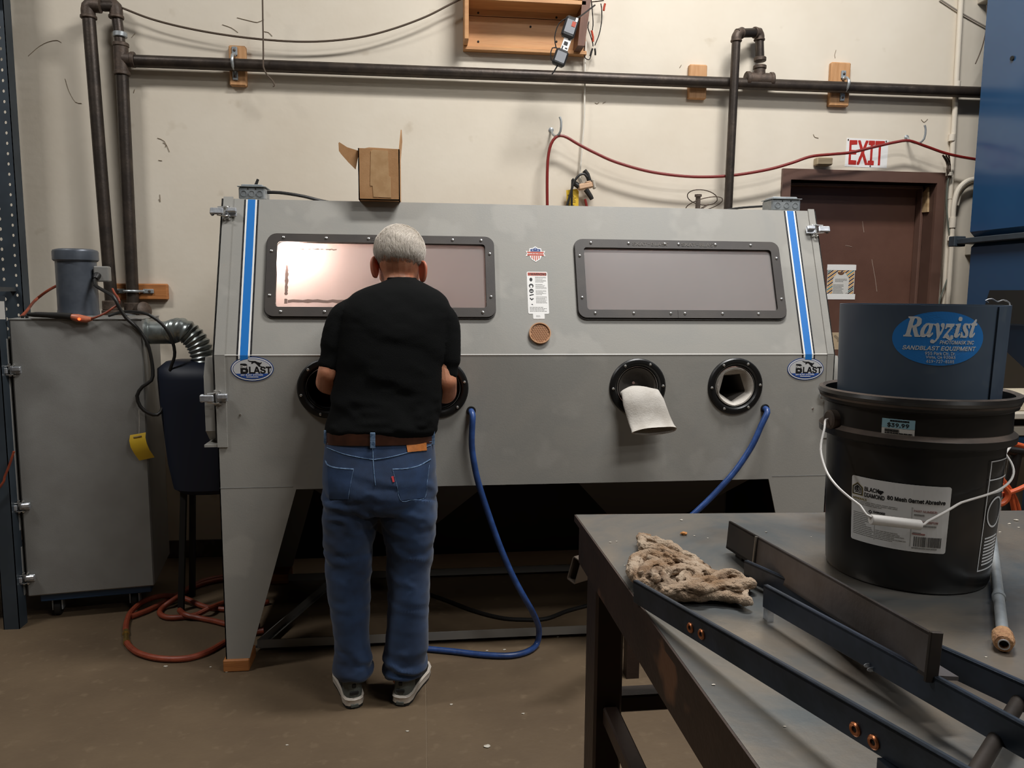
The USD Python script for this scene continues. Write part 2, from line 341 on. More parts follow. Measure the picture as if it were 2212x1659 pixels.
# ================================================================== the room
D = 4.4                                   # plane of the back wall
XZ = dict(ux=(1, 0, 0), uy=(0, 0, 1))     # a sheet facing the viewer (towards -y)
def face(poly, y, depth, back=0.0):
    return prism(poly, (0, y, 0), (1, 0, 0), (0, 0, 1), depth, back)
DX0, DX1, DZ = 2.155, 3.075, 2.172        # door opening
wall = sbox(-5, 0, 6, 5.6).difference(sbox(DX0, -.1, DX1, DZ))
struct('wall_back', prism(wall, (0, D, 0), (1, 0, 0), (0, 0, 1), 0, .3), m_wall)
fl = thing('floor', 'brown sealed concrete workshop floor with a control joint', 'floor', kind='structure')
part(fl, 'slab', bx((-5, -5, -.12), (.0085, 4.7, 0)), m_floor); part(fl, 'slab', bx((.0125, -5, -.12), (6, 4.7, 0)), m_floor)
part(fl, 'joint_filler', bx((.0085, -5, -.12), (.0125, 4.7, -.002)), M('joint_filler', '#6d5d49', .8))
struct('ceiling', bx((-5, -5, 5.6), (6, 4.7, 5.8)), m_ceil)
struct('wall_left', bx((-5.2, -5, 0), (-5, 4.7, 5.6)), m_far); struct('wall_right', bx((6, -5, 0), (6.2, 4.7, 5.6)), m_far)
struct('wall_front', bx((-5, -5.2, 0), (6, -5, 5.6)), m_far)
for a, b in ((-5, DX0 - .06), (DX1 + .07, 6)):
    struct('baseboard_back', bx((a, D - .012, 0), (b, D, .1), .004), m_dust)

# the exit door
d = thing('door_1', 'dark brown steel exit door set back in its frame', 'door', (2.6, D, 0), kind='structure')
fr = sbox(DX0 - .052, 0, DX1 + .062, DZ + .062).difference(sbox(DX0, -.1, DX1, DZ))
part(d, 'door_frame', face(fr, D, .02), m_jambd)
part(d, 'jamb', cat(bx((DX0 - .02, D, 0), (DX0, D + .25, DZ)), bx((DX1, D, 0), (DX1 + .02, D + .25, DZ)), bx((DX0 - .02, D, DZ), (DX1 + .02, D + .25, DZ + .02))), m_jambd)
part(d, 'door_stop', cat(bx((DX1 - .018, D + .09, 0), (DX1, D + .145, DZ), .003), bx((DX0, D + .09, 0), (DX0 + .018, D + .145, DZ), .003), bx((DX0, D + .09, DZ - .018), (DX1, D + .145, DZ), .003)), m_jambd)
part(d, 'door_leaf', bx((DX0 + .004, D + .15, .008), (DX1 - .004, D + .194, DZ - .004), .003), m_brown)
for z in (.35, 1.1, 1.85): part(d, 'hinge', cyl((DX0 + .012, D + .143, z), (DX0 + .012, D + .143, z + .1), .007, n=10), m_jambd)
part(d, 'door_knob', cat(cyl((DX1 - .07, D + .15, 1.0), (DX1 - .07, D + .12, 1.0), .012), lathe([(.012, 0), (.027, .008), (.027, .025), (.01, .034)], (DX1 - .07, D + .125, 1.0), (0, -1, 0), 20)), m_brass)
lf = D + .15
sc = [[at(x, y, Y=lf) for x, y in q] for q in (((1883, 560), (1891, 605), (1894, 630)), ((1826, 530), (1840, 533)), ((1863, 478), (1866, 502)))]
part(d, 'scratch', cat(*[tube([p + V(0, -.0005, 0) for p in q], .0016, 5, sm=False) for q in sc]), M('scratched_paint', '#a08d80', .7))

# notices on the door
a, b = at(1787, 571, Y=lf), at(1845, 647, Y=lf); x0, x1, z1, z0 = a[0], b[0], a[2], b[2]; w, h = x1 - x0, z1 - z0
t = thing('notice', 'paper notice with orange and black diagonal stripes taped to the brown door', 'notice', (x0, lf, z0))
part(t, 'sheet', face(sbox(x0 + .004, z0, x1 - .006, z1), lf, .0012), m_paper)
ins = sbox(x0 + .006, z0 + .05 * w, x1 - .01, z1 - .12 * h)
body = Polygon([(x0 + .22 * w, z0 + .1 * h), (x0 + .76 * w, z0 + .1 * h), (x0 + .78 * w, z0 + .6 * h), (x0 + .62 * w, z0 + .78 * h), (x0 + .36 * w, z0 + .78 * h), (x0 + .22 * w, z0 + .6 * h)])
for k, (c, nm) in enumerate(((M('stripe_orange', '#d99f4e', .6), 'orange_stripe'), (M('stripe_dark', '#3c2a26', .6), 'dark_stripe'), (M('stripe_teal', '#4f7a78', .6), 'teal_stripe'))):
    st = unary_union([Polygon([(x0 - .3 + u, z0), (x0 - .3 + u + wd, z0), (x0 + .0 + u + wd, z0 + h), (x0 + u, z0 + h)]) for u, wd, kk in [(i * .017, .011, 2 if i % 9 == 4 else i % 2) for i in range(34)] if kk == k])
    part(t, nm, face(st.intersection(ins).difference(body), lf - .0012, .0004), c, smooth=False)
part(t, 'emblem', face(ell(x0 + .49 * w, z0 + .8 * h, .024, .022).difference(sbox(x0 + .2 * w, z0 + .78 * h, x0 + .8 * w, z0 + .82 * h)), lf - .0012, .0006), M('emblem_brown', '#6b4a35', .6))
part(t, 'print', face(unary_union([greek(x0 + .3 * w, z0 + .5 * h, x0 + .72 * w, z0 + .6 * h, 3, 3), greek(x0 + .24 * w, z0 + .16 * h, x0 + .6 * w, z0 + .44 * h, 7, 4), ell(x0 + .72 * w, z0 + .16 * h, .007, .007).difference(ell(x0 + .72 * w, z0 + .16 * h, .004, .004))]), lf - .0012, .0005), m_greyink, smooth=False)
for z in (z0, z1 - .035): part(t, 'tape_strip', face(sbox(x0, z, x1 + .004 * (z == z0), z + .034), lf - .0012, .0008), m_white)
a, b = at(1797, 718, Y=lf), at(1829, 755, Y=lf)
t = thing('paper_label', 'small tan paper label under the striped notice on the door', 'label', (a[0], lf, b[2]))
part(t, 'sheet', face(sbox(a[0], b[2], b[0], a[2]), lf, .001), M('tan_paper', '#b8a283', .7))
xx, zz = (a[0] + b[0]) / 2, (a[2] + b[2]) / 2
part(t, 'stain', face(unary_union([LineString([(xx - .03, zz + .03), (xx, zz + .005), (xx + .03, zz - .015)]).buffer(.008), LineString([(xx - .01, zz), (xx + .03, zz + .035)]).buffer(.006)]).intersection(sbox(a[0], b[2], b[0], a[2])), lf - .001, .0004), M('label_stain', '#8c7b63', .7))
# plywood scrap on the reveal
q = [at(x, y, X=DX1 - .001) for x, y in ((1985, 431), (2008, 404), (2007, 458), (1984, 460))]
single('wood_scrap', 'small tan plywood scrap fixed to the right reveal of the brown door', 'wood scrap', prism(Polygon([(p[1], p[2]) for p in q]), (DX1, 0, 0), (0, -1, 0), (0, 0, 1), 0, -.0) if 0 else prism(Polygon([(-p[1], p[2]) for p in q]), (DX1 - .001, 0, 0), (0, -1, 0), (0, 0, 1), .012), M('plywood', '#b59a74', .6, col2='#9a7d58', scale=20))

# EXIT sign
a, b = at(1828, 298, Y=D), at(1915, 362, Y=D); x0, x1, z1, z0 = a[0], b[0], a[2], b[2]; w, h = x1 - x0, z1 - z0
t = thing('exit_sign', 'white paper sign with tall red capital letters above the brown door', 'sign', ((x0 + x1) / 2, D, z0))
part(t, 'sheet', face(Polygon([(x0, z0), (x1, z0 - .004), (x1 + .002, z1 - .004), (x0 + .004, z1)]), D, .0015), m_white)
T = words('EXIT', h * .86, 0, 0, sx=1, bold=0, font='DejaVuSansMono') if 0 else words('EXIT', h * .86, 0, 0, sx=1, bold=2); bb = T.bounds; T = affinity.scale(affinity.translate(T, -bb[0], -bb[1]), w * .84 / (bb[2] - bb[0]), h * .86 / (bb[3] - bb[1]), origin=(0, 0))
part(t, 'lettering', face(affinity.translate(T, x0 + .08 * w, z0 + .07 * h), D - .0015, .001), M('exit_red', '#b0281f', .5), smooth=False)
for x, z in ((x0 + .012, z1 - .01), (x1 - .014, z1 - .012), (x0 + .6 * w, z0 + .006)): part(t, 'tack', lathe([(.004, 0), (.004, .003), (.002, .005)], (x, D - .0015, z), (0, -1, 0), 10), m_fit)
# alarm box above the door frame
a, b = at(1757, 342, Y=D), at(1789, 360, Y=D)
t = thing('door_alarm', 'small beige box resting on the brown door frame left of the sign', 'alarm box', ((a[0] + b[0]) / 2, D, b[2]))
part(t, 'housing', bx((a[0], D - .05, b[2]), (b[0], D, a[2]), .006), M('alarm_beige', '#a8977a', .6)); part(t, 'cover', bx((a[0] + .004, D - .056, b[2] + .004), (b[0] - .004, D - .05, a[2] - .004), .002), M('alarm_beige_dark', '#94846a', .6))

# ------------------------------------------------------------------ iron pipes on the wall
YP = D - .064
def ring_at(p, d, r, w): p = V(*p); dd = V(*d) / np.linalg.norm(d); return cyl(p - dd * w / 2, p + dd * w / 2, r, n=20, ch=.003)
zP = lambda x: 2.685 + .0035 * x
pa, pb = at(268, 131, Y=YP), at(2125, 200, Y=YP)
main0, main1 = pa, pb + (pb - pa) * .25
t = thing('air_main', 'long black iron pipe running level across the whole wall', 'pipe', (pa + pb) / 2)
part(t, 'pipe_run', cyl(main0, main1, .031, n=20), m_pipe)
tee = at(1640, 172, Y=YP)
dirx = (main1 - main0) / np.linalg.norm(main1 - main0)
part(t, 'tee', cat(cyl(tee - dirx * .075, tee + dirx * .075, .037, n=20, ch=.004), ring_at(tee - dirx * .07, dirx, .042, .022), ring_at(tee + dirx * .07, dirx, .042, .022), cyl(tee, tee + V(0, 0, .07), .032, n=20), ring_at(tee + V(0, 0, .066), (0, 0, 1), .037, .02)), m_fit)
part(t, 'nut', cat(ring_at(tee + V(0, 0, .11), (0, 0, 1), .034, .022)), m_fit)
e1, e2 = at(1641, 70, Y=YP), at(1591, 72, Y=YP - .06); drop = at(1580, 470, Y=YP - .06); drop[0] = e2[0] - .015
t2 = thing('drop_pipe', 'black iron drop pipe looping over the main and down behind the grey cabinet', 'pipe', drop)
part(t2, 'riser', cyl(tee + V(0, 0, .1), e1 - V(0, 0, .04), .024, n=18), m_pipe)
part(t2, 'bridge', cyl(e1, e2, .024, n=18), m_pipe)
part(t2, 'drop', cyl(e2 - V(0, 0, .03), drop - V(0, 0, .6), .024, n=18), m_pipe)
for e, o in ((e1, e2), (e2, e1)):
    k = (o - e) / np.linalg.norm(o - e)
    part(t2, 'elbow', cat(tube([e + k * .036, e + k * .022, e + k * .008 + V(0, 0, -.008), e + V(0, 0, -.022), e + V(0, 0, -.042)], .0275, 14, step=.008), ring_at(e + k * .036, k, .031, .012), ring_at(e - V(0, 0, .04), (0, 0, 1), .031, .012)), m_fit)
# left pair
b0, b1 = at(262, 128, Y=YP), at(288, 668, Y=YP); top2 = at(250, 12, Y=YP); top1 = at(190, 12, Y=YP - .05); low1 = at(242, 668, Y=YP - .05)
t = thing('riser_pipe', 'right one of the two black iron pipes rising behind the motor', 'pipe', b1)
part(t, 'lower_run', cyl(b0 - V(0, 0, .06), b1, .031, n=20), m_pipe); part(t, 'upper_run', cyl(b0 + V(0, 0, .06), top2 - V(0, 0, .03), .0255, n=20), m_pipe)
part(t, 'tee', cat(cyl(b0 - V(0, 0, .075), b0 + V(0, 0, .075), .036, n=20, ch=.004), ring_at(b0 - V(0, 0, .07), (0, 0, 1), .04, .02), ring_at(b0 + V(0, 0, .07), (0, 0, 1), .04, .02), cyl(b0, b0 + V(.06, 0, 0), .035, n=20), ring_at(b0 + V(.058, 0, 0), (1, 0, 0), .039, .02)), m_fit)
part(t, 'collar', ring_at(b0 + V(0, 0, .12), (0, 0, 1), .034, .025), m_galv, 'bright galvanised collar')
part(t, 'bridge', cyl(top2, top1, .027, n=18), m_pipe)
part(t, 'elbow', cat(tube([top2 + V(-.06, 0, 0), top2 + V(-.01, 0, 0), top2 - V(0, 0, .02), top2 - V(0, 0, .06)], .032, 14, step=.008), ring_at(top2 - V(0, 0, .056), (0, 0, 1), .037, .016)), m_fit)
t = thing('feed_pipe', 'left one of the two black iron pipes, ending behind the motor', 'pipe', low1)
part(t, 'run', cyl(top1 - V(0, 0, .03), low1, .031, n=20), m_pipe)
part(t, 'elbow', cat(tube([top1 + V(.06, 0, 0), top1 + V(.01, 0, 0), top1 - V(0, 0, .02), top1 - V(0, 0, .06)], .034, 14, step=.008), ring_at(top1 - V(0, 0, .056), (0, 0, 1), .039, .016)), m_fit)
part(t, 'union', cat(ring_at(low1 + V(0, 0, .02), (0, 0, 1), .046, .05), ring_at(low1 - V(0, 0, .02), (0, 0, 1), .05, .03)), m_fit)
t = thing('drain_valve', 'rusty round valve at the foot of the right riser pipe', 'valve', b1)
part(t, 'body', cat(ring_at(b1 + V(0, 0, .0), (0, 0, 1), .044, .07), lathe([(.03, 0), (.045, .01), (.045, .035), (.03, .045)], b1 + V(.045, -.03, -.01), (.8, -.5, .2), 20)), m_fit)
part(t, 'handle', beam(b1 + V(-.05, -.05, -.02), b1 + V(.06, -.05, -.035), .012, .006), m_galv)

# wooden pipe blocks with their straps
def block(x0, y0, x1, y1, label, strap, th=.034, mat=None, lying=False):
    a, b = at(x0, y0, Y=D - th), at(x1, y1, Y=D - th)
    t = thing('pipe_block', label, 'wood block', ((a[0] + b[0]) / 2, D, b[2]), 'wooden blocks under the iron pipes')
    part(t, 'block', noisy(bx((a[0], D - th, b[2]), (b[0], D, a[2]), .006), .001, 20), mat or m_wood)
    if strap:
        s = at(*strap, Y=YP); m = []
        if not lying:
            m = [tube([s + V(0, .028, .05), s + V(0, .02, .036), s + V(0, -.012, .036), s + V(0, -.036, .012), s + V(0, -.036, -.012), s + V(0, -.012, -.036), s + V(0, .02, -.036), s + V(0, .028, -.05)], .008, 6)]
            tabs = [bx(s + V(-.014, .02, sg * .04), s + V(.014, .036, sg * .085), .003) for sg in (1, -1)]
            scr = [s + V(0, .02, sg * .066) for sg in (1, -1)]
        else:
            m = [tube([s + V(-.07, .035, 0), s + V(-.045, .02, 0), s + V(-.03, -.03, 0), s + V(0, -.042, 0), s + V(.03, -.03, 0), s + V(.045, .02, 0), s + V(.07, .035, 0)], .008, 6)]
            tabs = [bx(s + V(sg * .045, .02, -.012), s + V(sg * .1, .036, .012), .003) for sg in (1, -1)]
            scr = [s + V(sg * .08, .02, 0) for sg in (1, -1)]
        part(t, 'strap', cat(*m, *tabs), m_galv)
        for p in scr: part(t, 'screw', lathe([(.007, 0), (.007, .003), (.003, .005)], p, (0, -1, 0), 10), m_fit)
    return t
block(493, 97, 533, 186, 'wooden block on the pipe straight above the left half of the grey cabinet', (505, 134))
block(1490, 138, 1526, 214, 'wooden block on the pipe left of the black drop loop, without a strap', None)
block(1797, 133, 1834, 230, 'tall wooden block on the pipe above the red-lettered sign', (1826, 183))
block(224, 612, 362, 648, 'orange-brown wooden block lying sideways behind the two riser pipes', (286, 629), lying=True, mat=m_woodh)

# ------------------------------------------------------------------ wall shelf, hanging adapters and leads
YS, YB = D - .26, D - .02
x0, x1 = at(1006, 60, Y=YS)[0], at(1262, 60, Y=YS)[0]; zb = at(1006, 104, Y=YB)[2] + .005; zt = zb + .62
t = thing('wall_shelf', 'open wooden shelf box hung high on the wall', 'shelf', ((x0 + x1) / 2, D, zb))
part(t, 'back_board', bx((x0, YB, zb), (x1 + .06, D, zb + .165), .002), m_shelf); part(t, 'back_board', bx((x0, YB, zb + .168), (x1 + .06, D, zt), .002), m_shelf)
part(t, 'side_board', bx((x0, YS + .1, zb - .0), (x0 + .022, YB, zt), .002), m_shelf); q = [at(x, y, Y=D - .16) for x, y in ((1248, 98), (1263, 99), (1277, -12))]; part(t, 'side_board', face(Polygon([(q[0][0], q[0][2]), (q[1][0], q[1][2]), (q[2][0] + .05, zt), (q[2][0] - .012, zt)]), D - .16, 0, .15), m_shelfd, 'dark brown side board')
part(t, 'shelf_board', bx((x0 + .022, D - .16, zb + .2), (x1 + .03, YB, zb + .222), .002), m_shelf)
part(t, 'ledge', bx((x0, YB - .03, zb - .02), (x1 + .06, D, zb), .002), m_shelf)
for x, y in ((1033, 90), (1033, 28), (1146, 58), (1202, 90), (1202, 38)): p = at(x, y, Y=YB); part(t, 'screw', lathe([(.006, 0), (.006, .002), (.003, .003)], p, (0, -1, 0), 8), m_gap)
YC = D - .33
def adapter(p, q, w, th, name, label, lbl, extra=None):
    a, b = at(*p, Y=YC), at(*q, Y=YC); up = (a - b) / np.linalg.norm(a - b); n = V(0, -1, 0); n = n - up * (n @ up); n /= np.linalg.norm(n); s = np.cross(up, n)
    L = np.linalg.norm(a - b); c = (a + b) / 2
    t = thing(name, label, 'power adapter', c)
    part(t, 'housing', obx(c, s, up, n, (w, L, th), .01), m_charger)
    part(t, 'label', obx(c + n * (th / 2 + .0005), s, up, n, (w * .74, L * .62, .002), .0), lbl)
    return t, c, s, up, n, L, w, th
t, c, s, up, n, L, w, th = adapter((1238, 38), (1224, 82), .07, .04, 'tool_charger', 'black charger with a grey and red label hanging from the wooden shelf', m_chargelbl)
part(t, 'red_mark', obx(c + s * .012 + up * .015 + n * (th / 2 + .002), s, up, n, (.02, .025, .002)), M('charger_red', '#b3472f', .5))
part(t, 'white_mark', obx(c + s * .02 + up * .04 + n * (th / 2 + .002), s, up, n, (.012, .02, .002)), m_white)
part(t, 'cord', tube([c + up * L / 2, c + up * (L / 2 + .03) + s * .03 + V(0, .05, 0), c + up * .2 + s * .1 + V(0, .12, 0)], .004, 6), m_cord)
part(t, 'side_cord', tube([c + up * .04 - s * .03, c - s * .06, c - up * .07 - s * .06, c - up * .12 - s * .035], .003, 6), m_cord)
t, c2, s, up, n, L, w, th = adapter((1216, 108), (1204, 142), .068, .04, 'power_brick', 'grey power brick hanging lowest beneath the wooden shelf', m_chargelbl)
part(t, 'cord', tube([c2 - up * L / 2, c2 - up * (L / 2 + .03) - s * .006, c2 - up * (L / 2 + .05) - s * .012], .004, 6), m_cord)
part(t, 'side_cord', tube([c2 + up * .04 - s * .03, c2 + up * .03 - s * .055, c2 - up * .01 - s * .05, c2 - up * .03 - s * .036], .003, 6), m_cord)
a = at(1223, 94, Y=YC); t = thing('label_card', 'white card label with black marks hanging between the two adapters', 'label', a)
part(t, 'card', obx(a, s, up, n, (.04, .075, .008), .002), m_white)
part(t, 'print', cat(*[obx(a + n * .0045 + s * p[0] + up * p[1], s, up, n, (*p[2], .001)) for p in ((-.002, -.002, (.02, .018)), (.008, .022, (.012, .006)), (-.012, -.026, (.006, .016)), (.008, -.024, (.012, .006)))]), m_ink, smooth=False)
part(t, 'clip', obx(a - up * .047, s, up, n, (.05, .02, .02), .003), m_charger)
YL = D - .045
def px(pts, Y): return [at(x, y, Y=Y) for x, y in pts]
t = thing('test_lead', 'thin black clip leads with red clips dangling right of the wooden shelf', 'test lead', at(1282, 100, Y=YL))
part(t, 'wire', tube(px([(1277, 0), (1280, 30), (1281, 55), (1278, 75)], YL), .0028, 6), m_cord)
part(t, 'wire', tube(px([(1272, 47), (1270, 60), (1274, 72), (1280, 92), (1281, 100)], YL), .0028, 6), m_cord)
part(t, 'wire', tube(px([(1298, 8), (1300, 25), (1299, 50), (1294, 75), (1285, 98)], YL - .01), .0028, 6), m_cord)
part(t, 'wire', tube(px([(1280, 106), (1276, 122), (1272, 129), (1264, 125), (1261, 112), (1263, 98)], YL), .0026, 6), m_cord)
part(t, 'red_clip', cat(tube(px([(1278, 66), (1281, 80), (1281, 90)], YL - .005), .006, 8, sm=False)), m_red, 'red clip')
part(t, 'red_clip', cat(tube(px([(1307, 8), (1305, 16), (1304, 23)], YL - .005), .006, 8, sm=False)), m_red, 'red clip')
part(t, 'black_clip', cat(tube(px([(1280, 105), (1277, 113), (1275, 121)], YL), .005, 8, sm=False), tube(px([(1285, 105), (1286, 113), (1286, 119)], YL), .005, 8, sm=False)), m_cord)
part(t, 'hanger', tube([at(1278, 4, Y=D), at(1290, 3, Y=YL - .01), at(1304, 1, Y=YL - .01)], .003, 6), m_fit)

# ------------------------------------------------------------------ cords on the wall
single('swag_cord', 'dusty brown cord sagging from the pipe elbow to the wooden shelf', 'cord', tube(px([(256, 14), (330, 42), (420, 64), (520, 80), (620, 89), (700, 89), (780, 80), (850, 62), (920, 36), (975, 8), (1000, -4)], D - .06), .0055, 8), m_browncord)
single('hanging_cord', 'frayed brown cord hanging past the pipe with a curled lower end', 'cord', tube(px([(567, -10), (568, 50), (569, 120), (569, 145), (578, 163), (587, 172), (593, 184), (589, 187)], D - .12), .0042, 7), m_browncord)
single('cobwebs', 'dark dusty cobweb strands stuck to the wall paint', 'cobwebs', cat(*[tube(px(q, D - .0022), .0014, 5) for q in (
    [(62, 120), (85, 100), (105, 90), (123, 87), (132, 92)], [(140, 170), (148, 196), (162, 220), (176, 223)], [(480, 53), (500, 60), (514, 70)], [(512, 38), (540, 45), (556, 48), (570, 42)],
    [(340, 298), (355, 305), (366, 328)], [(570, 68), (580, 70), (588, 78)], [(352, 308), (358, 312), (357, 318)], [(1757, 290), (1760, 296), (1768, 298)], [(1990, 258), (1996, 264), (2004, 257)], [(1804, 125), (1803, 118), (1806, 108)],
    [(291, 193), (289, 200)], [(342, 346), (350, 347)], [(285, 80), (292, 72)], [(345, 420), (346, 436), (343, 430)], [(1472, 140), (1468, 146)], [(1285, 222), (1290, 224), (1294, 221)], [(1302, 223), (1308, 220)])]), M('cobweb_dust', '#8a7c69', .9), kind='stuff')
# hooks and the red cord hanging on them
def hook(p, label, flip):
    a = at(*p, Y=D); t = thing('wall_hook', label, 'hook', a, 'steel cord hooks screwed to the wall')
    part(t, 'plate', lathe([(.014, 0), (.014, .004), (.006, .008)], a + V(-.012, 0, 0), (0, -1, 0), 14), m_galv)
    part(t, 'hook', tube([a + V(-.012, -.005, .0), a + V(-.01, -.05, -.035), a + V(.004, -.095, -.05), a + V(.02, -.12, -.03), a + V(.022, -.125, .02), a + V(.014, -.125, .045)], .006, 8), m_galv)
hook((1195, 281), 'bent steel wall hook nearer the wooden shelf', 0); hook((1962, 297), 'bent steel wall hook right of the red-lettered sign', 1)
YR = D - .1
single('red_cord', 'dark red extension cord draped over two wall hooks and across the sign', 'cord', tube(px([(1183, 470), (1182, 430), (1182, 380), (1184, 340), (1190, 312), (1200, 297), (1211, 293), (1225, 297), (1250, 312), (1285, 330), (1330, 350), (1400, 370), (1470, 380), (1530, 382), (1590, 378), (1660, 366), (1710, 352), (1752, 338), (1800, 333), (1840, 329), (1890, 317), (1935, 307), (1964, 304), (2000, 316), (2050, 333), (2115, 345), (2180, 350)], YR), .0082, 8), m_hosered)
single('white_cable', 'thin white cable dropping from behind the shelf to the outlet tap', 'cable', tube(px([(1266, 90), (1264, 140), (1263, 200), (1262, 260), (1258, 310), (1255, 350), (1253, 372), (1255, 384)], D - .025), .0045, 7), m_whitecord)
a = at(1264, 402, Y=D - .06); t = thing('outlet_tap', 'beige three-way outlet tap hanging on the white cable above the cabinet', 'outlet tap', a)
tx = V(.97, 0, .22); tx /= np.linalg.norm(tx); ty = V(0, -1, 0); tz = np.cross(tx, ty); tz = tz if tz[2] > 0 else -tz
part(t, 'body', obx(a, tx, ty, tz, (.085, .035, .035), .008), m_beige); part(t, 'end_cap', obx(a + tx * .05, tx, ty, tz, (.014, .04, .052), .005), m_pale)
part(t, 'socket_face', obx(a + tx * .02 + tz * .018, tx, ty, tz, (.03, .03, .01), .003), m_beige)
part(t, 'plug', cat(tube([a - tx * .018 + tz * .016, a - tx * .022 + tz * .05], .008, 8, sm=False), tube([a - tx * .022 + tz * .05, at(1255, 382, Y=D - .03)], .005, 8, sm=False)), m_pale)
part(t, 'black_plug', tube([a + tx * .03 + tz * .018, a + tx * .025 + tz * .06, a + tx * .012 + tz * .085], .013, 10, sm=False), m_cord); part(t, 'black_plug', tube([a - tx * .03 + tz * .0, a - tx * .06 + tz * .03], .015, 10, sm=False), m_cord)
part(t, 'black_plug', tube([a - tx * .0 - tz * .018, a + tx * .02 - tz * .065, a + tx * .024 - tz * .08], .0135, 10, sm=False, rr=[.015, .011]), m_cord)
YQ = D - .07
single('black_cord', 'black cord arching out of the outlet tap and down behind the cabinet', 'cord', tube(px([(1268, 383), (1262, 376), (1252, 378), (1243, 388), (1237, 402), (1232, 420), (1227, 436), (1222, 456), (1219, 475)], YQ - .02), .0068, 8), m_cord)
single('black_cord', 'straight black cord hanging in front of the yellow tag', 'cord', tube(px([(1241, 398), (1237, 386), (1236, 396), (1235, 420), (1235, 450), (1235, 475)], YQ), .0062, 8), m_cord)
single('red_cord', 'short red cord dropping from the outlet tap into the gap behind the cabinet', 'cord', tube(px([(1264, 430), (1266, 440), (1268, 452), (1269, 475)], YQ), .0072, 8), m_hosered)
q = px([(1223, 411), (1246, 408), (1250, 414), (1249, 470), (1226, 470)], YQ + .03); t = thing('yellow_tag', 'yellow warning tag on the cords above the cabinet', 'tag', q[0])
part(t, 'card', face(Polygon([(p[0], p[2]) for p in q]), YQ + .03, .0015), m_yellow)
part(t, 'print', face(greek(q[0][0] + .012, q[4][2] + .05, q[1][0] - .006, q[0][2] - .03, 9, 5).union(greek(q[0][0] + .008, q[0][2] - .035, q[1][0] - .002, q[0][2] - .02, 1, 2)), YQ + .0285, .0006), M('tag_ink', '#7d6310', .6), smooth=False)

# ------------------------------------------------------------------ conduits right of the door
single('conduit', 'straight painted conduit rising to the top of the wall beside the door', 'conduit', cat(cyl(at(2052, 430, Y=D - .02), at(2079, -60, Y=D - .02), .0155, n=12), cyl(at(2055.5, 305, Y=D - .02), at(2057, 290, Y=D - .02), .019, n=12), cyl(at(2066.5, 195, Y=D - .02), at(2068, 176, Y=D - .02), .018, n=12), cyl(at(2035, 700, Y=D - .02), at(2052, 430, Y=D - .02), .0135, n=12)), m_wall)
single('conduit', 'painted conduit bending left behind the blue machine and down beside the door', 'conduit', cat(tube(px([(2150, 383), (2112, 386), (2088, 392), (2070, 410), (2061, 440), (2058, 480), (2055, 540), (2050, 620), (2043, 740)], D - .055), .015, 10), tube(px([(2150, 391), (2112, 394), (2092, 400), (2076, 416), (2068, 444)], D - .035), .009, 8), cyl(at(2058.3, 470, Y=D - .055), at(2057, 492, Y=D - .055), .02, n=12), cyl(at(2054, 510, Y=D - .055), at(2053, 520, Y=D - .055), .019, n=12)), m_wall)
single('loose_wire', 'grey-green loose wire snaking down beside the door frame', 'wire', tube(px([(2042, 336), (2048, 350), (2050, 372), (2046, 410), (2045, 450), (2050, 500), (2057, 540), (2054, 580), (2042, 615), (2030, 650), (2027, 690), (2030, 720)], D - .05), .0048, 7), M('wire_grey', '#5d6258', .6))
single('loose_wire', 'thin tan wire running straight down the edge of the door frame', 'wire', tube(px([(2050, 360), (2044, 400), (2040, 480), (2035, 560), (2034, 600), (2032, 660), (2028, 740)], D - .03), .0042, 7), m_browncord)
t = thing('wire_bunch', 'knot of frayed wire ends tied to the conduit beside the door corner', 'wire bunch', at(2048, 350, Y=D - .05))
rg = random.Random(4)
for k in range(6): part(t, 'wire_end', tube([at(2050 + rg.uniform(-4, 4), 385, Y=D - .05), at(2049 + rg.uniform(-5, 5), 365, Y=D - .07), at(2048 + rg.uniform(-6, 6), 350, Y=D - .06), at(2040 + rg.uniform(-6, 14), 338 + rg.uniform(-4, 6), Y=D - .09)], .0035, 6), m_browncord)
part(t, 'tie', cyl(at(2051, 372, Y=D - .05), at(2050, 380, Y=D - .05), .02, n=10), m_pale)
single('thin_cable', 'thin grey cable slanting across the upper right corner of the wall', 'cable', tube(px([(2030, -2), (2070, 24), (2110, 47), (2160, 75)], D - .012), .0045, 6), M('cable_grey', '#9a9185', .7))
single('dangling_wire', 'short dusty wire dangling in front of the wall beside the blue machine', 'wire', tube(px([(2131, 11), (2132, 50), (2126, 85), (2118, 112), (2107, 138)], D - .104), .003, 6), m_browncord)
def wallbox(p, q, dpt, label):
    a, b = at(*p, Y=D), at(*q, Y=D); t = thing('conduit_box', label, 'electrical box', ((a[0] + b[0]) / 2, D, b[2]), 'pale electrical boxes on the wall')
    part(t, 'box', bx((a[0], D - dpt, b[2]), (b[0], D, a[2]), .004), m_pale); part(t, 'cover', bx((a[0] - .004, D - dpt - .006, b[2] - .004), (b[0] + .004, D - dpt, a[2] + .004), .002), m_pale)
wallbox((2112, -12), (2150, 12), .1, 'pale electrical box at the top edge beside the blue machine')
wallbox((2085, 528), (2125, 552), .09, 'pale electrical box half hidden by the flange of the blue machine')
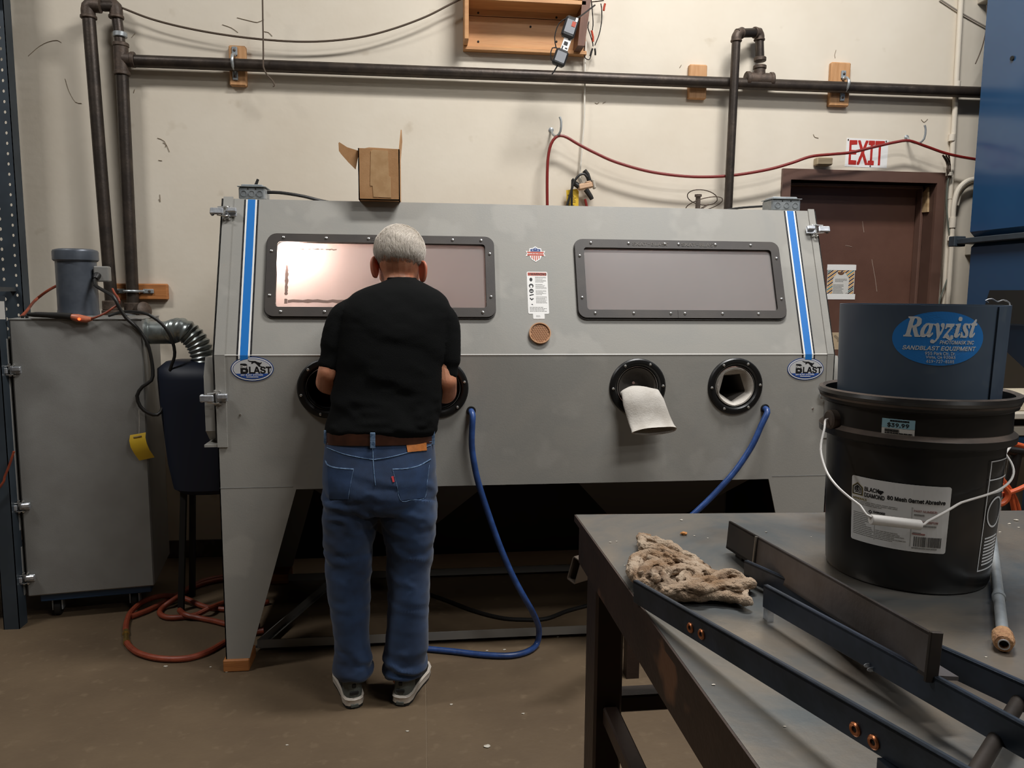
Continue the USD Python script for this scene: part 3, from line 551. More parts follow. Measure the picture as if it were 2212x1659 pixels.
# ================================================================== the grey blast cabinet
XL, XR, YF, ZB, ZC = -.775, 1.703, 3.01, .733, 1.257
SL = V(0, .228, .608); SLEN = np.linalg.norm(SL); SU = SL / SLEN; SO = V(0, YF, ZC); SN = np.cross(V(1, 0, 0), SU)
YT, ZT, YK = YF + .228, ZC + .608, 4.05
def sl(poly, depth, back=0.0, lift=0.0): return prism(poly, SO + SN * lift, (1, 0, 0), SU, depth, back)
def sp(u, v, lift=0.0): return SO + V(u, 0, 0) + SU * v + SN * lift
PORTS = [(-.358, 1.129), (.069, 1.126), (.870, 1.126), (1.282, 1.127)]
WINS = [(-.597, .153, .296, .497, -.558, .191, .261, .463), (.632, .152, 1.515, .494, .669, .186, 1.478, .457)]
cb = thing('blast_cabinet', 'long grey steel blasting cabinet with two windows and four glove ports', 'blast cabinet', ((XL + XR) / 2, (YF + YK) / 2, 0))
low = sbox(XL, ZB, XR, ZC)
for x, z in PORTS: low = low.difference(ell(x, z, .083, .083))
part(cb, 'front_panel', face(low, YF, 0, .004), m_grey)
sp_ = sbox(XL, 0, XR, SLEN)
for w in WINS: sp_ = sp_.difference(rrect(w[4], w[5], w[6], w[7], .02))
part(cb, 'slanted_panel', sl(sp_, 0, .004), m_grey)
part(cb, 'top_panel', bx((XL, YT, ZT - .004), (XR, YK, ZT)), m_grey)
part(cb, 'back_panel', bx((XL, YK - .004, ZB), (XR, YK, ZT)), m_inside)
prof = Polygon([(YF, ZB), (YK, ZB), (YK, ZT), (YT, ZT), (YF, ZC)])
for x in (XL, XR - .004): part(cb, 'end_panel', prism(prof, (x, 0, 0), (0, 1, 0), (0, 0, 1), .004), m_grey)
part(cb, 'chamber_floor', bx((XL, YF + .004, ZB), (XR, YK, ZB + .004)), m_inside)
part(cb, 'chamber_liner', cat(bx((XL + .006, YT + .02, ZT - .012), (XR - .006, YK - .006, ZT - .006)), bx((XL + .005, YF + .25, ZB + .01), (XL + .009, YK - .006, ZT - .012)), bx((XR - .009, YF + .25, ZB + .01), (XR - .005, YK - .006, ZT - .012))), m_inside)
part(cb, 'chamber_rib', bx((-.33, YK - .03, ZB + .01), (-.29, YK - .004, ZT - .012)), M('rib_dark', '#7d6c65', .7), 'dark vertical rib inside the chamber')
# legs and base
legp = Polygon([(XL, ZB), (-.487, ZB), (-.684, .05), (XL, .05)])
legr = Polygon([(XR, ZB), (1.446, ZB), (1.62, .05), (XR, .05)])
side = Polygon([(YF, ZB), (YF + .27, ZB), (YF + .1, .05), (YF, .05)])
sideb = Polygon([(YK, ZB), (YK - .27, ZB), (YK - .1, .05), (YK, .05)])
for P_, x in ((legp, XL), (legr, XR - .004)):
    part(cb, 'leg', cat(face(P_, YF, 0, .005), prism(side, (x, 0, 0), (0, 1, 0), (0, 0, 1), .004)), m_grey)
    part(cb, 'leg', cat(face(P_, YK, 0, .005), prism(sideb, (x, 0, 0), (0, 1, 0), (0, 0, 1), .004)), m_grey)
part(cb, 'seam', bx((XL, YF - .0008, .7435), (-.5, YF, .7445)), m_galv); part(cb, 'seam', bx((1.46, YF - .0008, .7435), (XR, YF, .7445)), m_galv)
part(cb, 'fold_line', cyl((XL, YF + .0012, ZC + .0005), (XR, YF + .0012, ZC + .0005), .0026, n=12), M('pale_edge', '#d9d7d2', .35))  # pale line along the crease
m_base = M('base_angle', '#8c8983', .45, .3)
for nm, a, b in (('base_rail', (XL + .09, 3.16), (XR - .09, 3.16)), ('base_rail', (XL + .09, 3.92), (XR - .09, 3.92))):
    part(cb, nm, cat(beam((*a, .038), (*b, .038), .004, .036), beam((a[0], a[1] + .018, .022), (b[0], b[1] + .018, .022), .036, .004)), m_base)
for s0, s1 in (((-.684, 3.16), (-.44, 3.92)), ((1.61, 3.16), (1.40, 3.92))):
    part(cb, 'base_side_rail', cat(beam((*s0, .038), (*s1, .038), .004, .036), beam((s0[0], s0[1], .022), (s1[0], s1[1], .022), .036, .004)), m_base)
# funnels underneath
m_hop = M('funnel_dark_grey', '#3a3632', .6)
part(cb, 'added_side_shade', bx((XL + .006, YF + .28, .09), (XL + .01, YK - .02, ZB)), M('side_shade_black', '#1d1b19', .7)); part(cb, 'added_side_shade', bx((XR - .012, YF + .28, .09), (XR - .008, YK - .02, ZB)), '/World/Looks/side_shade_black'); part(cb, 'added_rear_shade', bx((XL + .01, YK + .001, .09), (XR - .01, YK + .006, ZB)), M('rear_shade_black', '#1d1b19', .7), 'black rear sheet added to darken the space under the cabinet')  # black sheets added to keep the space below the cabinet dark
for x0, x1 in ((-.45, .28), (.633, 1.42)):
    xm = (x0 + x1) / 2; ym = 3.55
    r0 = np.array([(x0, YF + .06, ZB), (x1, YF + .06, ZB), (x1, YK - .02, ZB), (x0, YK - .02, ZB)], float)
    r1 = np.array([(xm - .06, ym - .06, .36), (xm + .06, ym - .06, .36), (xm + .06, ym + .06, .36), (xm - .06, ym + .06, .36)], float)
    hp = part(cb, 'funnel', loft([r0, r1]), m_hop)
    part(hp, 'outlet', cat(cyl((xm, ym, .36), (xm, ym, .22), .045, n=18), cyl((xm, ym, .30), (xm, ym, .27), .06, n=18)), m_galv)
part(cb, 'sight_tube', cat(bx((-.13, 3.33, .42), (-.1, 3.35, .58), .006), bx((-.16, 3.32, .38), (-.09, 3.36, .45), .006)), m_pale, 'pale sight tube under the funnel')
# windows
for k, w in enumerate(WINS):
    ring = rrect(w[0], w[1], w[2], w[3], .035, 6).difference(rrect(w[4], w[5], w[6], w[7], .012))
    f = part(cb, 'window_frame', cat(sl(ring, .014), sl(rrect(w[0] - .003, w[1] - .006, w[2] + .003, w[3] + .003, .037, 6).difference(rrect(w[4], w[5], w[6], w[7], .012)), .006)), m_frame, ('left' if k == 0 else 'right') + ' black rubber window frame')
    part(f, 'pane', sl(sbox(w[4] - .01, w[5] - .01, w[6] + .01, w[7] + .01), .004, 0, -.002), m_pane, 'dusty glass pane')
    uu = ([-.535, -.37, -.205, -.02, .13, .245] if k == 0 else [.70, .86, 1.015, 1.075, 1.235, 1.39])
    scr = [(u, v) for u in uu for v in (w[1] + .019, w[3] - .017)] + [(u, v) for u in (w[0] + .018, w[2] - .017) for v in (w[1] + .085, w[3] - .075)]
    for u, v in scr: part(f, 'screw', lathe([(.0062, 0), (.0062, .001), (.0045, .004), (.001, .0052)], sp(u, v, .014), SN, 12), m_screw)
    if k == 1:
        for u in (.875, 1.085): part(f, 'lettering', sl(words('SKAT-BLAST', .014, u, w[3] - .026, sx=1.25, bold=2), .0012, 0, .014), M('embossed_rubber', '#565049', .5), smooth=False)
        part(f, 'joint', sl(sbox(1.045, w[1], 1.0462, w[5]), .0006, 0, .014), m_gap)
    else: part(f, 'lettering', sl(words('SKAT-BLAST', .013, -.2, w[3] - .025, sx=1.25, bold=2), .001, 0, .014), M('embossed_rubber_dark', '#443f3a', .5), smooth=False)
# residue of masking tape round the left pane
def ragged(x0, y0, x1, y1, seed, vert=False):
    rg = random.Random(seed); n = 26; a = []; b = []
    for i in range(n + 1):
        u = i / n
        if vert: a.append((x0 + rg.uniform(0, .003), y0 + (y1 - y0) * u)); b.append((x1 - rg.uniform(0, .004), y0 + (y1 - y0) * u))
        else: a.append((x0 + (x1 - x0) * u, y0 + rg.uniform(0, .005))); b.append((x0 + (x1 - x0) * u, y1 - rg.uniform(0, .005)))
    return Polygon(a + b[::-1]).buffer(0)
for q in ((-.512, .21, -.02, .227, 1, False), (-.527, .243, -.512, .40, 2, True), (-.527, .208, -.512, .228, 3, True), (-.50, .432, -.33, .44, 4, False), (-.165, .425, -.115, .44, 5, False)):
    part(cb, 'tape_residue', sl(ragged(*q), .0006, 0, .0022), m_film, 'torn grey tape residue on the left pane')
# lamp inside, behind the top left corner of the left window
lp = sp(-.512, .452, -.1)
lampfix = part(cb, 'work_lamp', lathe([(.02, 0), (.05, .03), (.075, .09), (.08, .1)], lp + V(-.08, .06, .06), V(.6, -.55, -.58), 24), m_galv, 'work lamp behind the left window')
part(lampfix, 'bulb', trimesh.creation.icosphere(3, .04).apply_translation(lp + V(-.02, 0, -.0)), m_lamp, 'glowing bulb')
# glove ports
def port(x, z, arm):
    prof = [(.084, -.05), (.079, -.05), (.082, -.012), (.088, .004), (.094, .011), (.1, .0125), (.111, .011), (.116, .006), (.1165, 0), (.084, 0), (.084, -.05)]
    p = part(cb, 'glove_port', lathe(prof, (x, YF, z), (0, -1, 0), 48, cap=False), m_port)
    a0 = .05 if x > .5 else .25
    for k in range(6):
        a = a0 + k * math.pi / 3; part(p, 'screw', lathe([(.006, 0), (.006, .001), (.0042, .0045), (.001, .0055)], (x + .103 * math.cos(a), YF - .0125, z + .103 * math.sin(a)), (0, -1, 0), 12), m_screw)
for x, z in PORTS: port(x, z, 0)
# gloves: sleeves turned in around the arms, one hanging out, one pushed in
def gring(c, a, b, n, seed, amp, tilt=0.0, fx=V(1, 0, 0), fy=V(0, 0, 1)):
    rg = np.random.RandomState(seed); t = np.arange(n) / n * 2 * np.pi; w = 1 + amp * (.6 * np.sin(3 * t + rg.rand() * 6) + .5 * np.sin(5 * t + rg.rand() * 6))
    return V(*c) + (a * w * np.cos(t))[:, None] * fx + (b * w * np.sin(t))[:, None] * fy
def sheet(rings, th=.003):
    r2 = [r.mean(0) + (r - r.mean(0)) * (1 - th / max(np.linalg.norm(r - r.mean(0), axis=1).mean(), .01)) for r in rings]
    return loft(rings + r2[::-1], cap=False)
for i in (0, 1):
    x, z = PORTS[i]
    s = .02 if i == 0 else -.02
    part(cb, 'glove', sheet([gring((x, YF - .004, z), .081, .081, 40, i, .0), gring((x, YF + .05, z - .005), .07, .07, 40, i + 3, .03), gring((x + s, YF + .2, z - .02), .058, .058, 40, i + 7, .05), gring((x + s, YF + .42, z - .05), .055, .05, 40, i + 9, .05), gring((x + s, YF + .62, z - .09), .05, .035, 40, i + 12, .03)]), m_port, 'black glove sleeve around the arm inside the cabinet')
x, z = PORTS[2]
g0 = [gring((x + .008, YF + .02, z + .012), .079, .072, 48, 21, .0), gring((x + .01, YF - .018, z - .02), .07, .05, 48, 22, .04)]
fx = V(.97, -.1, .2); fx /= np.linalg.norm(fx)
out = [(V(x + .004, YF - .034, z - .02), .078, .03, V(0, -.62, .78)), (V(x + .014, YF - .05, z - .055), .084, .024, V(0, -.9, .43)), (V(x + .026, YF - .058, z - .092), .085, .021, V(0, -.98, .2)), (V(x + .037, YF - .066, z - .125), .086, .021, V(0, -.95, .3)), (V(x + .046, YF - .082, z - .152), .089, .023, V(0, -.8, .6)), (V(x + .05, YF - .094, z - .165), .092, .027, V(0, -.7, .71))]
part(cb, 'shaded_lining', sheet([gring((x, YF + .004, z), .0815, .0815, 48, 20, 0), gring((x, YF + .02, z + .004), .074, .072, 48, 31, .02), gring((x, YF + .05, z + .01), .05, .048, 48, 32, .05), gring((x, YF + .06, z + .01), .01, .01, 48, 33, 0)], .004), m_shaded_lining, 'inside of the hanging glove, coloured dark for its shade')  # dark bowl painted as the shaded hollow of the sleeve
rings = [gring((x + .0, YF + .02, z - .03), .066, .03, 48, 23, .02), gring((x + .0, YF - .008, z - .024), .074, .03, 48, 23, .03)]
for k, (c, a, b, u) in enumerate(out):
    u = u / np.linalg.norm(u); f1 = fx - u * (fx @ u); f1 /= np.linalg.norm(f1)
    rings.append(gring(c, a, b, 48, 24, .03 + .008 * k, 0, f1, u))
part(cb, 'glove', noisy(sheet(rings, .004), .0022, 25, 3), m_canvas, 'canvas glove pulled out and hanging from its port')
x, z = PORTS[3]
rg = np.random.RandomState(8); n = 48; tt = np.arange(n) / n * 2 * np.pi
penta = np.array([(math.cos(a), math.sin(a)) for a in np.radians([128, 205, 268, 340, 60])])
def pent(s, y, dz=0, mix=1.0):
    P = []
    for a in tt:
        d_ = V(math.cos(a), math.sin(a)); best = 9
        for k in range(5):
            p, q = penta[k], penta[(k + 1) % 5]; A = np.array([d_, p - q]).T
            try: r_, u_ = np.linalg.solve(A, p)
            except Exception: continue
            if 0 <= u_ <= 1 and r_ > 0: best = min(best, r_)
        r_ = best if best < 9 else 1
        r_ = mix * r_ + (1 - mix); P.append((x + s * r_ * d_[0], y, z - .004 + dz + s * r_ * d_[1]))
    return np.array(P)
part(cb, 'glove', sheet([pent(.082, YF + .004, 0, 0), pent(.08, YF - .004, 0, .2), pent(.074, YF + .012, 0, .75), pent(.066, YF + .03, -.002, 1)], .004), m_canvas, 'canvas glove pushed into its port, with a five-sided mouth')
part(cb, 'shaded_lining', sheet([pent(.0655, YF + .029, -.002, 1), pent(.06, YF + .06, -.004, 1), pent(.055, YF + .16, -.008, 1), pent(.05, YF + .3, -.02, .8), pent(.012, YF + .36, -.03, .5)], .004), m_shaded_lining, 'inside of the pushed-in glove, coloured dark for its shade')  # inner sleeve darkened in its colour to read as shaded depth
# stripes and badges
for k, (uc, lab) in enumerate(((-.667, 'left'), (1.5935, 'right'))):
    bt = part(cb, 'stripe', cat(sl(sbox(uc - .028, -.0, uc + .028, SLEN - .003), .0012), face(sbox(uc - .028, ZC - .03, uc + .028, ZC), YF, .0012)), m_ink, lab + ' racing stripe: black edges, white lines, blue centre')
    part(bt, 'white_band', cat(sl(sbox(uc - .0215, 0, uc + .0215, SLEN - .003), .0004, 0, .0012), face(sbox(uc - .0215, ZC - .03, uc + .0215, ZC), YF - .0012, .0004)), m_white)
    part(bt, 'blue_band', cat(sl(sbox(uc - .0145, 0, uc + .0145, SLEN - .003), .0004, 0, .0016), face(sbox(uc - .0145, ZC - .03, uc + .0145, ZC), YF - .0016, .0004)), m_blue)
CAT = Polygon([(-.30, .70), (-.18, .62), (-.06, .60), (-.10, .52), (-.05, .45), (.02, .52), (.10, .56), (.22, .44), (.30, .34), (.36, .26), (.50, .24), (.54, .28), (.44, .32), (.42, .40), (.50, .48), (.54, .56), (.49, .60), (.47, .54), (.40, .56), (.28, .60), (.14, .68), (.02, .68), (-.10, .68), (-.20, .70), (-.28, .75)])
for k, (x, z) in enumerate(((-.638, 1.206), (1.583, 1.197))):
    b = part(cb, 'badge', face(ell(x, z, .079, .047), YF, .0016), m_navy, ('left' if k == 0 else 'right') + ' oval badge with black lettering and a leaping cat')
    part(b, 'white_rim', face(ell(x, z, .076, .044), YF - .0016, .0003), m_white); part(b, 'dark_rim', face(ell(x, z, .0715, .0398), YF - .0019, .0003), m_navy)
    inn = ell(x, z, .0695, .0378)
    part(b, 'field', face(inn.intersection(sbox(x - 1, z - .018, x + 1, z + 1)), YF - .0022, .0003), m_sticker); part(b, 'blue_field', face(inn.intersection(sbox(x - 1, z - 1, x + 1, z - .018)), YF - .0022, .0003), M('badge_blue_%d' % k, '#2a4f9c', .45))
    T = unary_union([words('BLAST', .03, x - .0455, z - .0165, sx=.92, bold=5), words('D', .04, x - .0455, z - .0165, sx=.62, bold=5), affinity.scale(affinity.translate(CAT, 0, -.5), .06, .06, origin=(0, 0)).buffer(.0002)])
    cat_ = affinity.translate(affinity.scale(CAT, .062, .052, origin=(0, 0)), x + .003, z - .005)
    T = unary_union([words('LAST', .0235, x - .0145, z - .0165, sx=1.04, bold=3), words('B', .034, x - .047, z - .0165, sx=.98, bold=4)]); part(b, 'leaping_cat', face(cat_, YF - .0025, .0003), m_ink, 'black leaping cat')
    part(b, 'lettering', face(T, YF - .0025, .0003), m_ink, smooth=False)
    part(b, 'script_lettering', face(words('Skat', .0095, x - .044, z + .004, bold=1), YF - .0028, .0003), m_white, smooth=False); part(b, 'small_lettering', face(unary_union([words('DRY BLAST SYSTEMS', .0052, x - .002, z - .026, sx=1.1, bold=2, anchor='c'), greek(x - .022, z - .0335, x + .024, z - .0285, 2, 3)]), YF - .0028, .0003), m_white, smooth=False)
# flag shield sticker
u0, v0 = .469, .4285
shield = Polygon([(0, .035), (-.01, .028), (-.024, .026), (-.026, .012), (-.041, .015), (-.035, .004), (-.041, -.009), (-.026, -.006), (-.018, -.022), (0, -.034), (.018, -.022), (.026, -.006), (.041, -.009), (.035, .004), (.041, .015), (.026, .012), (.024, .026), (.01, .028)])
s = part(cb, 'flag_sticker', sl(affinity.translate(shield, u0, v0), .001), m_white, 'small shield sticker with stars and stripes')
core = affinity.scale(shield, .86, .86, origin=(0, 0))
part(s, 'blue_field', sl(affinity.translate(core.intersection(sbox(-.021, .012, .021, 1)).difference(unary_union([ell(i * .011, .018 + (.006 if i == 0 else 0), .0022, .0022, 4) for i in (-1, 0, 1)])), u0, v0), .0003, 0, .001), m_navy)
part(s, 'red_ribbon', sl(affinity.translate(Polygon([(-.036, .011), (.036, .011), (.031, .003), (.036, -.006), (-.036, -.006), (-.031, .003)]), u0, v0), .0003, 0, .001), m_red)
part(s, 'red_stripes', sl(affinity.translate(core.intersection(sbox(-1, -1, 1, -.007)).intersection(unary_union([sbox(-.0175 + i * .0076, -.04, -.0137 + i * .0076, 0) for i in range(5)])), u0, v0), .0003, 0, .001), m_red)
part(s, 'lettering', sl(words('MADE IN THE U.S.A.', .0045, u0, v0 + .0, sx=1.02, bold=2, anchor='c'), .0003, 0, .0013), m_white, smooth=False)
# warning label
s = part(cb, 'warning_label', sl(unary_union([rrect(.429, .171, .514, .352, .006), rrect(.448, .15, .495, .175, .003)]), .001), m_white, 'white warning label with a red heading')
part(s, 'heading', sl(sbox(.433, .335, .510, .348), .0003, 0, .001), m_red)
part(s, 'heading_lettering', sl(words('WARNING', .0085, .4775, .3372, sx=1.15, bold=2, anchor='c').union(words('!', .0085, .437, .3372, bold=3)), .0003, 0, .0013), m_ink, smooth=False)
pic = [ell(.4455, .318, .006, .008), ell(.4455, .291, .0095, .009).difference(ell(.4455, .288, .005, .006)), ell(.4455, .269, .009, .009).difference(sbox(.44, .266, .451, .27)), Polygon([(.437, .247), (.455, .252), (.453, .256), (.437, .252)]), Polygon([(.437, .236), (.445, .228), (.454, .235), (.45, .239), (.446, .234), (.44, .24)]), Polygon([(.441, .212), (.45, .208), (.449, .213)])]
part(s, 'pictograms', sl(unary_union(pic), .0003, 0, .001), m_ink, smooth=False)
part(s, 'fine_print', sl(unary_union([greek(.463, .305, .508, .332, 6, 1, .4), greek(.463, .278, .508, .3, 5, 2, .4), greek(.463, .252, .508, .273, 5, 3, .4), greek(.463, .216, .508, .246, 7, 4, .4), greek(.436, .18, .505, .203, 4, 5, .4), greek(.46, .158, .482, .166, 2, 6, .4)]), .0003, 0, .001), m_greyink, smooth=False)
# round vent
u0, v0 = .4715, .0875
s = part(cb, 'round_vent', cat(prism(ell(u0, v0, .0435, .0435, 12).difference(ell(u0, v0, .039, .039, 12)), SO, (1, 0, 0), SU, .014), sl(ell(u0, v0, .039, .039, 12), .008)), m_honey, 'round bronze honeycomb vent')
hexes = []
for i in range(-5, 6):
    for j in range(-5, 6):
        hx, hy = (i + .5 * (j % 2)) * .0092, j * .008
        if math.hypot(hx, hy) < .034: hexes.append(Polygon([(u0 + hx + .004 * math.cos(a), v0 + hy + .004 * math.sin(a)) for a in np.radians([30, 90, 150, 210, 270, 330])]))
part(s, 'honeycomb', sl(MultiPolygon(hexes), .002, 0, .008), M('vent_cells', '#9c6d48', .6), smooth=False)
# end doors: folded flange strips on the front, gap, and the protruding lip on each side
for k, sg in enumerate((-1, 1)):
    xe = XL if sg < 0 else XR; xi = xe - sg * (.037 if sg < 0 else .028)
    a, b = min(xe, xi), max(xe, xi)
    dr = part(cb, 'end_door', cat(sl(sbox(a, 0, b, SLEN + .006), .005), face(sbox(a, .905, b, ZC), YF, .005),
              prism(Polygon([(YF + .05, ZC - .01), (YF + .3, ZC - .01), (YK - .1, ZC - .01), (YK - .1, .95), (YF + .07, .92), (YF + .016, .965), (YF + .016, ZC - .08)]), (xe + (.009 if sg > 0 else -.047), 0, 0), (0, 1, 0), (0, 0, 1), .038)), m_grey, ('left' if sg < 0 else 'right') + ' end door with folded flange')
    part(dr, 'gap', cat(prism(Polygon([(YF + .001, ZC), (YT, ZT), (YK - .2, ZT), (YK - .2, .95), (YF + .001, .93)]), (xe + (.0 if sg > 0 else -.008), 0, 0), (0, 1, 0), (0, 0, 1), .008)), m_gap)
    part(dr, 'bracket', prism(Polygon([(YF + .0, .905), (YF + .14, .905), (YF + .14, .915), (YF + .0, .915)]), (xe + (.0 if sg > 0 else -.05), 0, 0), (0, 1, 0), (0, 0, 1), .05), m_grey)
    part(dr, 'bolt_dot', lathe([(.004, 0), (.004, .002)], (xi - sg * .05, YF, 1.03), (0, -1, 0), 8), m_screw)
# latches
def latch(c, n, u, s, name='latch', parent=cb, label=None):
    """c: centre on the seam, n: outward normal, u: up, s: towards the fixed panel"""
    c, n, u, s = V(*c), V(*n), V(*u), V(*s)
    B = lambda x, y, z, sz, r=.002: obx(c + s * x + u * y + n * z, s, u, n, sz, r)
    l = part(parent, name, cat(B(.028, 0, .004, (.044, .03, .006)), B(.034, .006, .016, (.036, .02, .018), .004)), m_chrome, label)
    part(l, 'lever', cat(B(-.022, -.001, .022, (.05, .026, .012), .003), B(-.04, -.001, .016, (.014, .03, .02), .004)), m_chrome)
    [part(l, 'wire_loop', tube([c + s * -.02 + u * (q * .017) + n * .02, c + s * .012 + u * (q * .02) + n * .018, c + s * .022 + u * (q * .017) + n * .02], .0028, 6), m_screw) for q in (1, -1)]
    for x, y in ((.004, .024), (.022, .023), (.006, -.025), (.022, -.024)): part(l, 'bolt', cat(lathe([(.006, 0), (.006, .004), (.0035, .009), (.0035, .012)], c + s * x + u * y, n, 8)), m_screw)
X_ = V(1, 0, 0)
latch(sp(XL + .005, .582, .006), SN, SU, X_, label='upper left toggle latch'); latch((XL - .005, YF - .006, 1.098), (0, -1, 0), (0, 0, 1), X_, label='lower left toggle latch')
latch(sp(XR - .002, .552, .006), SN, SU, -X_, label='upper right toggle latch'); latch((XR - .005, YF - .006, 1.087), (0, -1, 0), (0, 0, 1), -X_, label='lower right toggle latch')
# hose grommets and junction boxes
for x, z in ((.196, 1.036), (1.415, 1.033)): part(cb, 'grommet', lathe([(.011, -.01), (.018, -.004), (.0185, .003), (.017, .006), (.012, .006), (.011, -.01)], (x, YF, z), (0, -1, 0), 24, cap=False), m_black)
def jbox(px0, px1, py1, label):
    a, b = at(px0, py1, Y=YT + .05), at(px1, py1, Y=YT + .05); x0, x1 = a[0], b[0]; h = .05
    j = part(cb, 'junction_box', bx((x0, YT + .02, ZT), (x1, YT + .12, ZT + h), .006), m_galv, label)
    part(j, 'lid', cat(bx((x0 - .004, YT + .016, ZT + h), (x1 + .004, YT + .124, ZT + h + .003), .001), bx((x0 + .008, YT + .03, ZT + h + .003), (x1 - .01, YT + .11, ZT + h + .012), .004)), m_galv)
    for i in range(3):
        x = x0 + (x1 - x0) * (.2 + .3 * i); part(j, 'knockout', lathe([(.0125, 0), (.0125, .002), (.0105, .002), (.0105, .0005), (.0, .0005)], (x, YT + .02, ZT + .024), (0, -1, 0), 18, cap=False), m_galv)
    for i in range(2): part(j, 'hole', lathe([(.003, 0), (.003, .0006)], (x0 + (x1 - x0) * (.36 + .29 * i), YT + .02, ZT + .042), (0, -1, 0), 8), m_gap)
    return x0, x1
jx = jbox(519, 576, 430, 'left galvanised junction box on the top'); part(cb, 'toggle_switch', cyl((jx[0] + .062, YT + .05, ZT + .06), (jx[0] + .072, YT + .05, ZT + .085), .006, .005, n=10), m_cord)
jbox(1660, 1722, 458, 'right galvanised junction box on the top')
single('cabinet_cord', 'thick black cord arching from the left junction box over the cabinet top', 'cord', tube([(jx[1], YT + .07, ZT + .036), (jx[1] + .05, YT + .07, ZT + .036), (jx[1] + .14, YT + .08, ZT + .025), (jx[1] + .24, YT + .12, ZT + .007), (jx[1] + .4, YT + .3, ZT + .007)], .0065, 8), m_cord)
pt = at(1507, 456, Y=YT + .2); t = thing('wire_guard', 'small wire lamp guard lying on the cabinet top', 'wire guard', (pt[0], YT + .2, ZT))
part(t, 'stem', cat(cyl((pt[0], YT + .2, ZT), (pt[0], YT + .2, ZT + .075), .011, n=12), cyl((pt[0], YT + .2, ZT + .075), (pt[0], YT + .2, ZT + .085), .016, n=12)), m_dust)
for k, (r, dx) in enumerate(((.05, 0), (.085, .03), (.07, .02))):
    part(t, 'wire_ring', tube([V(pt[0] + dx + r * math.cos(a), YT + .2 + .5 * r * math.sin(a), ZT + .012 + .03 * k + .03 * math.cos(a + k)) for a in np.linspace(0, 2 * math.pi, 14)], .0022, 6), m_fit)
part(t, 'cord', tube([(pt[0] + .1, YT + .2, ZT + .012), (pt[0] + .2, YT + .21, ZT + .03), (pt[0] + .32, YT + .2, ZT + .04)], .005, 7), m_cord)
single('shim_block', 'orange-brown wood shim under the front left cabinet leg', 'wood block', bx((-.785, YF - .01, 0), (-.685, YF + .12, .05), .004), m_woodh)
single('shim_block', 'wood shim under the front right cabinet leg behind the work table', 'wood block', bx((1.615, YF - .01, 0), (1.712, YF + .12, .05), .004), m_woodh)
single('shim_block', 'wood shim under the rear left cabinet leg near the wall', 'wood block', bx((-.785, YK - .12, 0), (-.685, YK + .01, .05), .004), m_woodh)
single('shim_block', 'wood shim under the rear right cabinet leg near the wall', 'wood block', bx((1.615, YK - .12, 0), (1.712, YK + .01, .05), .004), m_woodh)
# cardboard carton on top
yb0 = YT - .055; a, b = at(775, 432, Y=yb0), at(864, 436, Y=yb0); x0, x1 = a[0], b[0]; z0 = ZT + .0005; z1 = z0 + .20; yb1 = yb0 + .2
t = thing('carton', 'open cardboard carton standing on the cabinet top edge', 'cardboard box', ((x0 + x1) / 2, (yb0 + yb1) / 2, z0))
c_ = .004
part(t, 'box', cat(bx((x0, yb0, z0), (x1, yb0 + c_, z1)), bx((x0, yb1 - c_, z0), (x1, yb1, z1)), bx((x0, yb0, z0), (x0 + c_, yb1, z1)), bx((x1 - c_, yb0, z0), (x1, yb1, z1)), bx((x0, yb0, z0), (x1, yb1, z0 + c_))), m_card, smooth=False)
part(t, 'flap', prism(Polygon([(x0, z1), (x1, z1 + .002), (x1 - .004, z1 + .035), (x1 - .01, z1 + .048), (x0 + .03, z1 + .052), (x0 + .004, z1 + .046)]), (0, yb0 + .004, 0), (1, 0, 0), (0, .1, .995), c_), m_card)
q = [at(x, y, Y=yb0 + .012) for x, y in ((776, 326), (768, 366), (752, 350), (737, 333), (732, 326), (731, 309), (733, 307), (750, 318))]; part(t, 'flap', face(Polygon([(p[0], p[2]) for p in q]), yb0 + .012, .0, c_), m_card, 'torn side flap sticking out to the left')
part(t, 'flap', prism(Polygon([(0, 0), (.2, 0), (.19, .075), (.02, .09), (.012, .06)]), (x1 - c_, yb0, z1 - .01), (0, 1, 0), (.1, 0, .995), c_), m_card)
part(t, 'flap', prism(Polygon([(x0, 0), (x1, 0), (x1 - .01, .05), (x0 + .01, .05)]), (0, yb1, z1), (1, 0, 0), (0, .7, .7), c_), m_card)
part(t, 'torn_patch', face(Polygon([(x0 + .046, z0 + .055), (x0 + .05, z1 - .01), (x0 + .06, z1 - .004), (x0 + .118, z1 - .007), (x0 + .12, z0 + .095), (x0 + .128, z0 + .09), (x0 + .128, z0 + .01), (x0 + .058, z0 + .012), (x0 + .055, z0 + .055)]), yb0, .0015), m_card2)
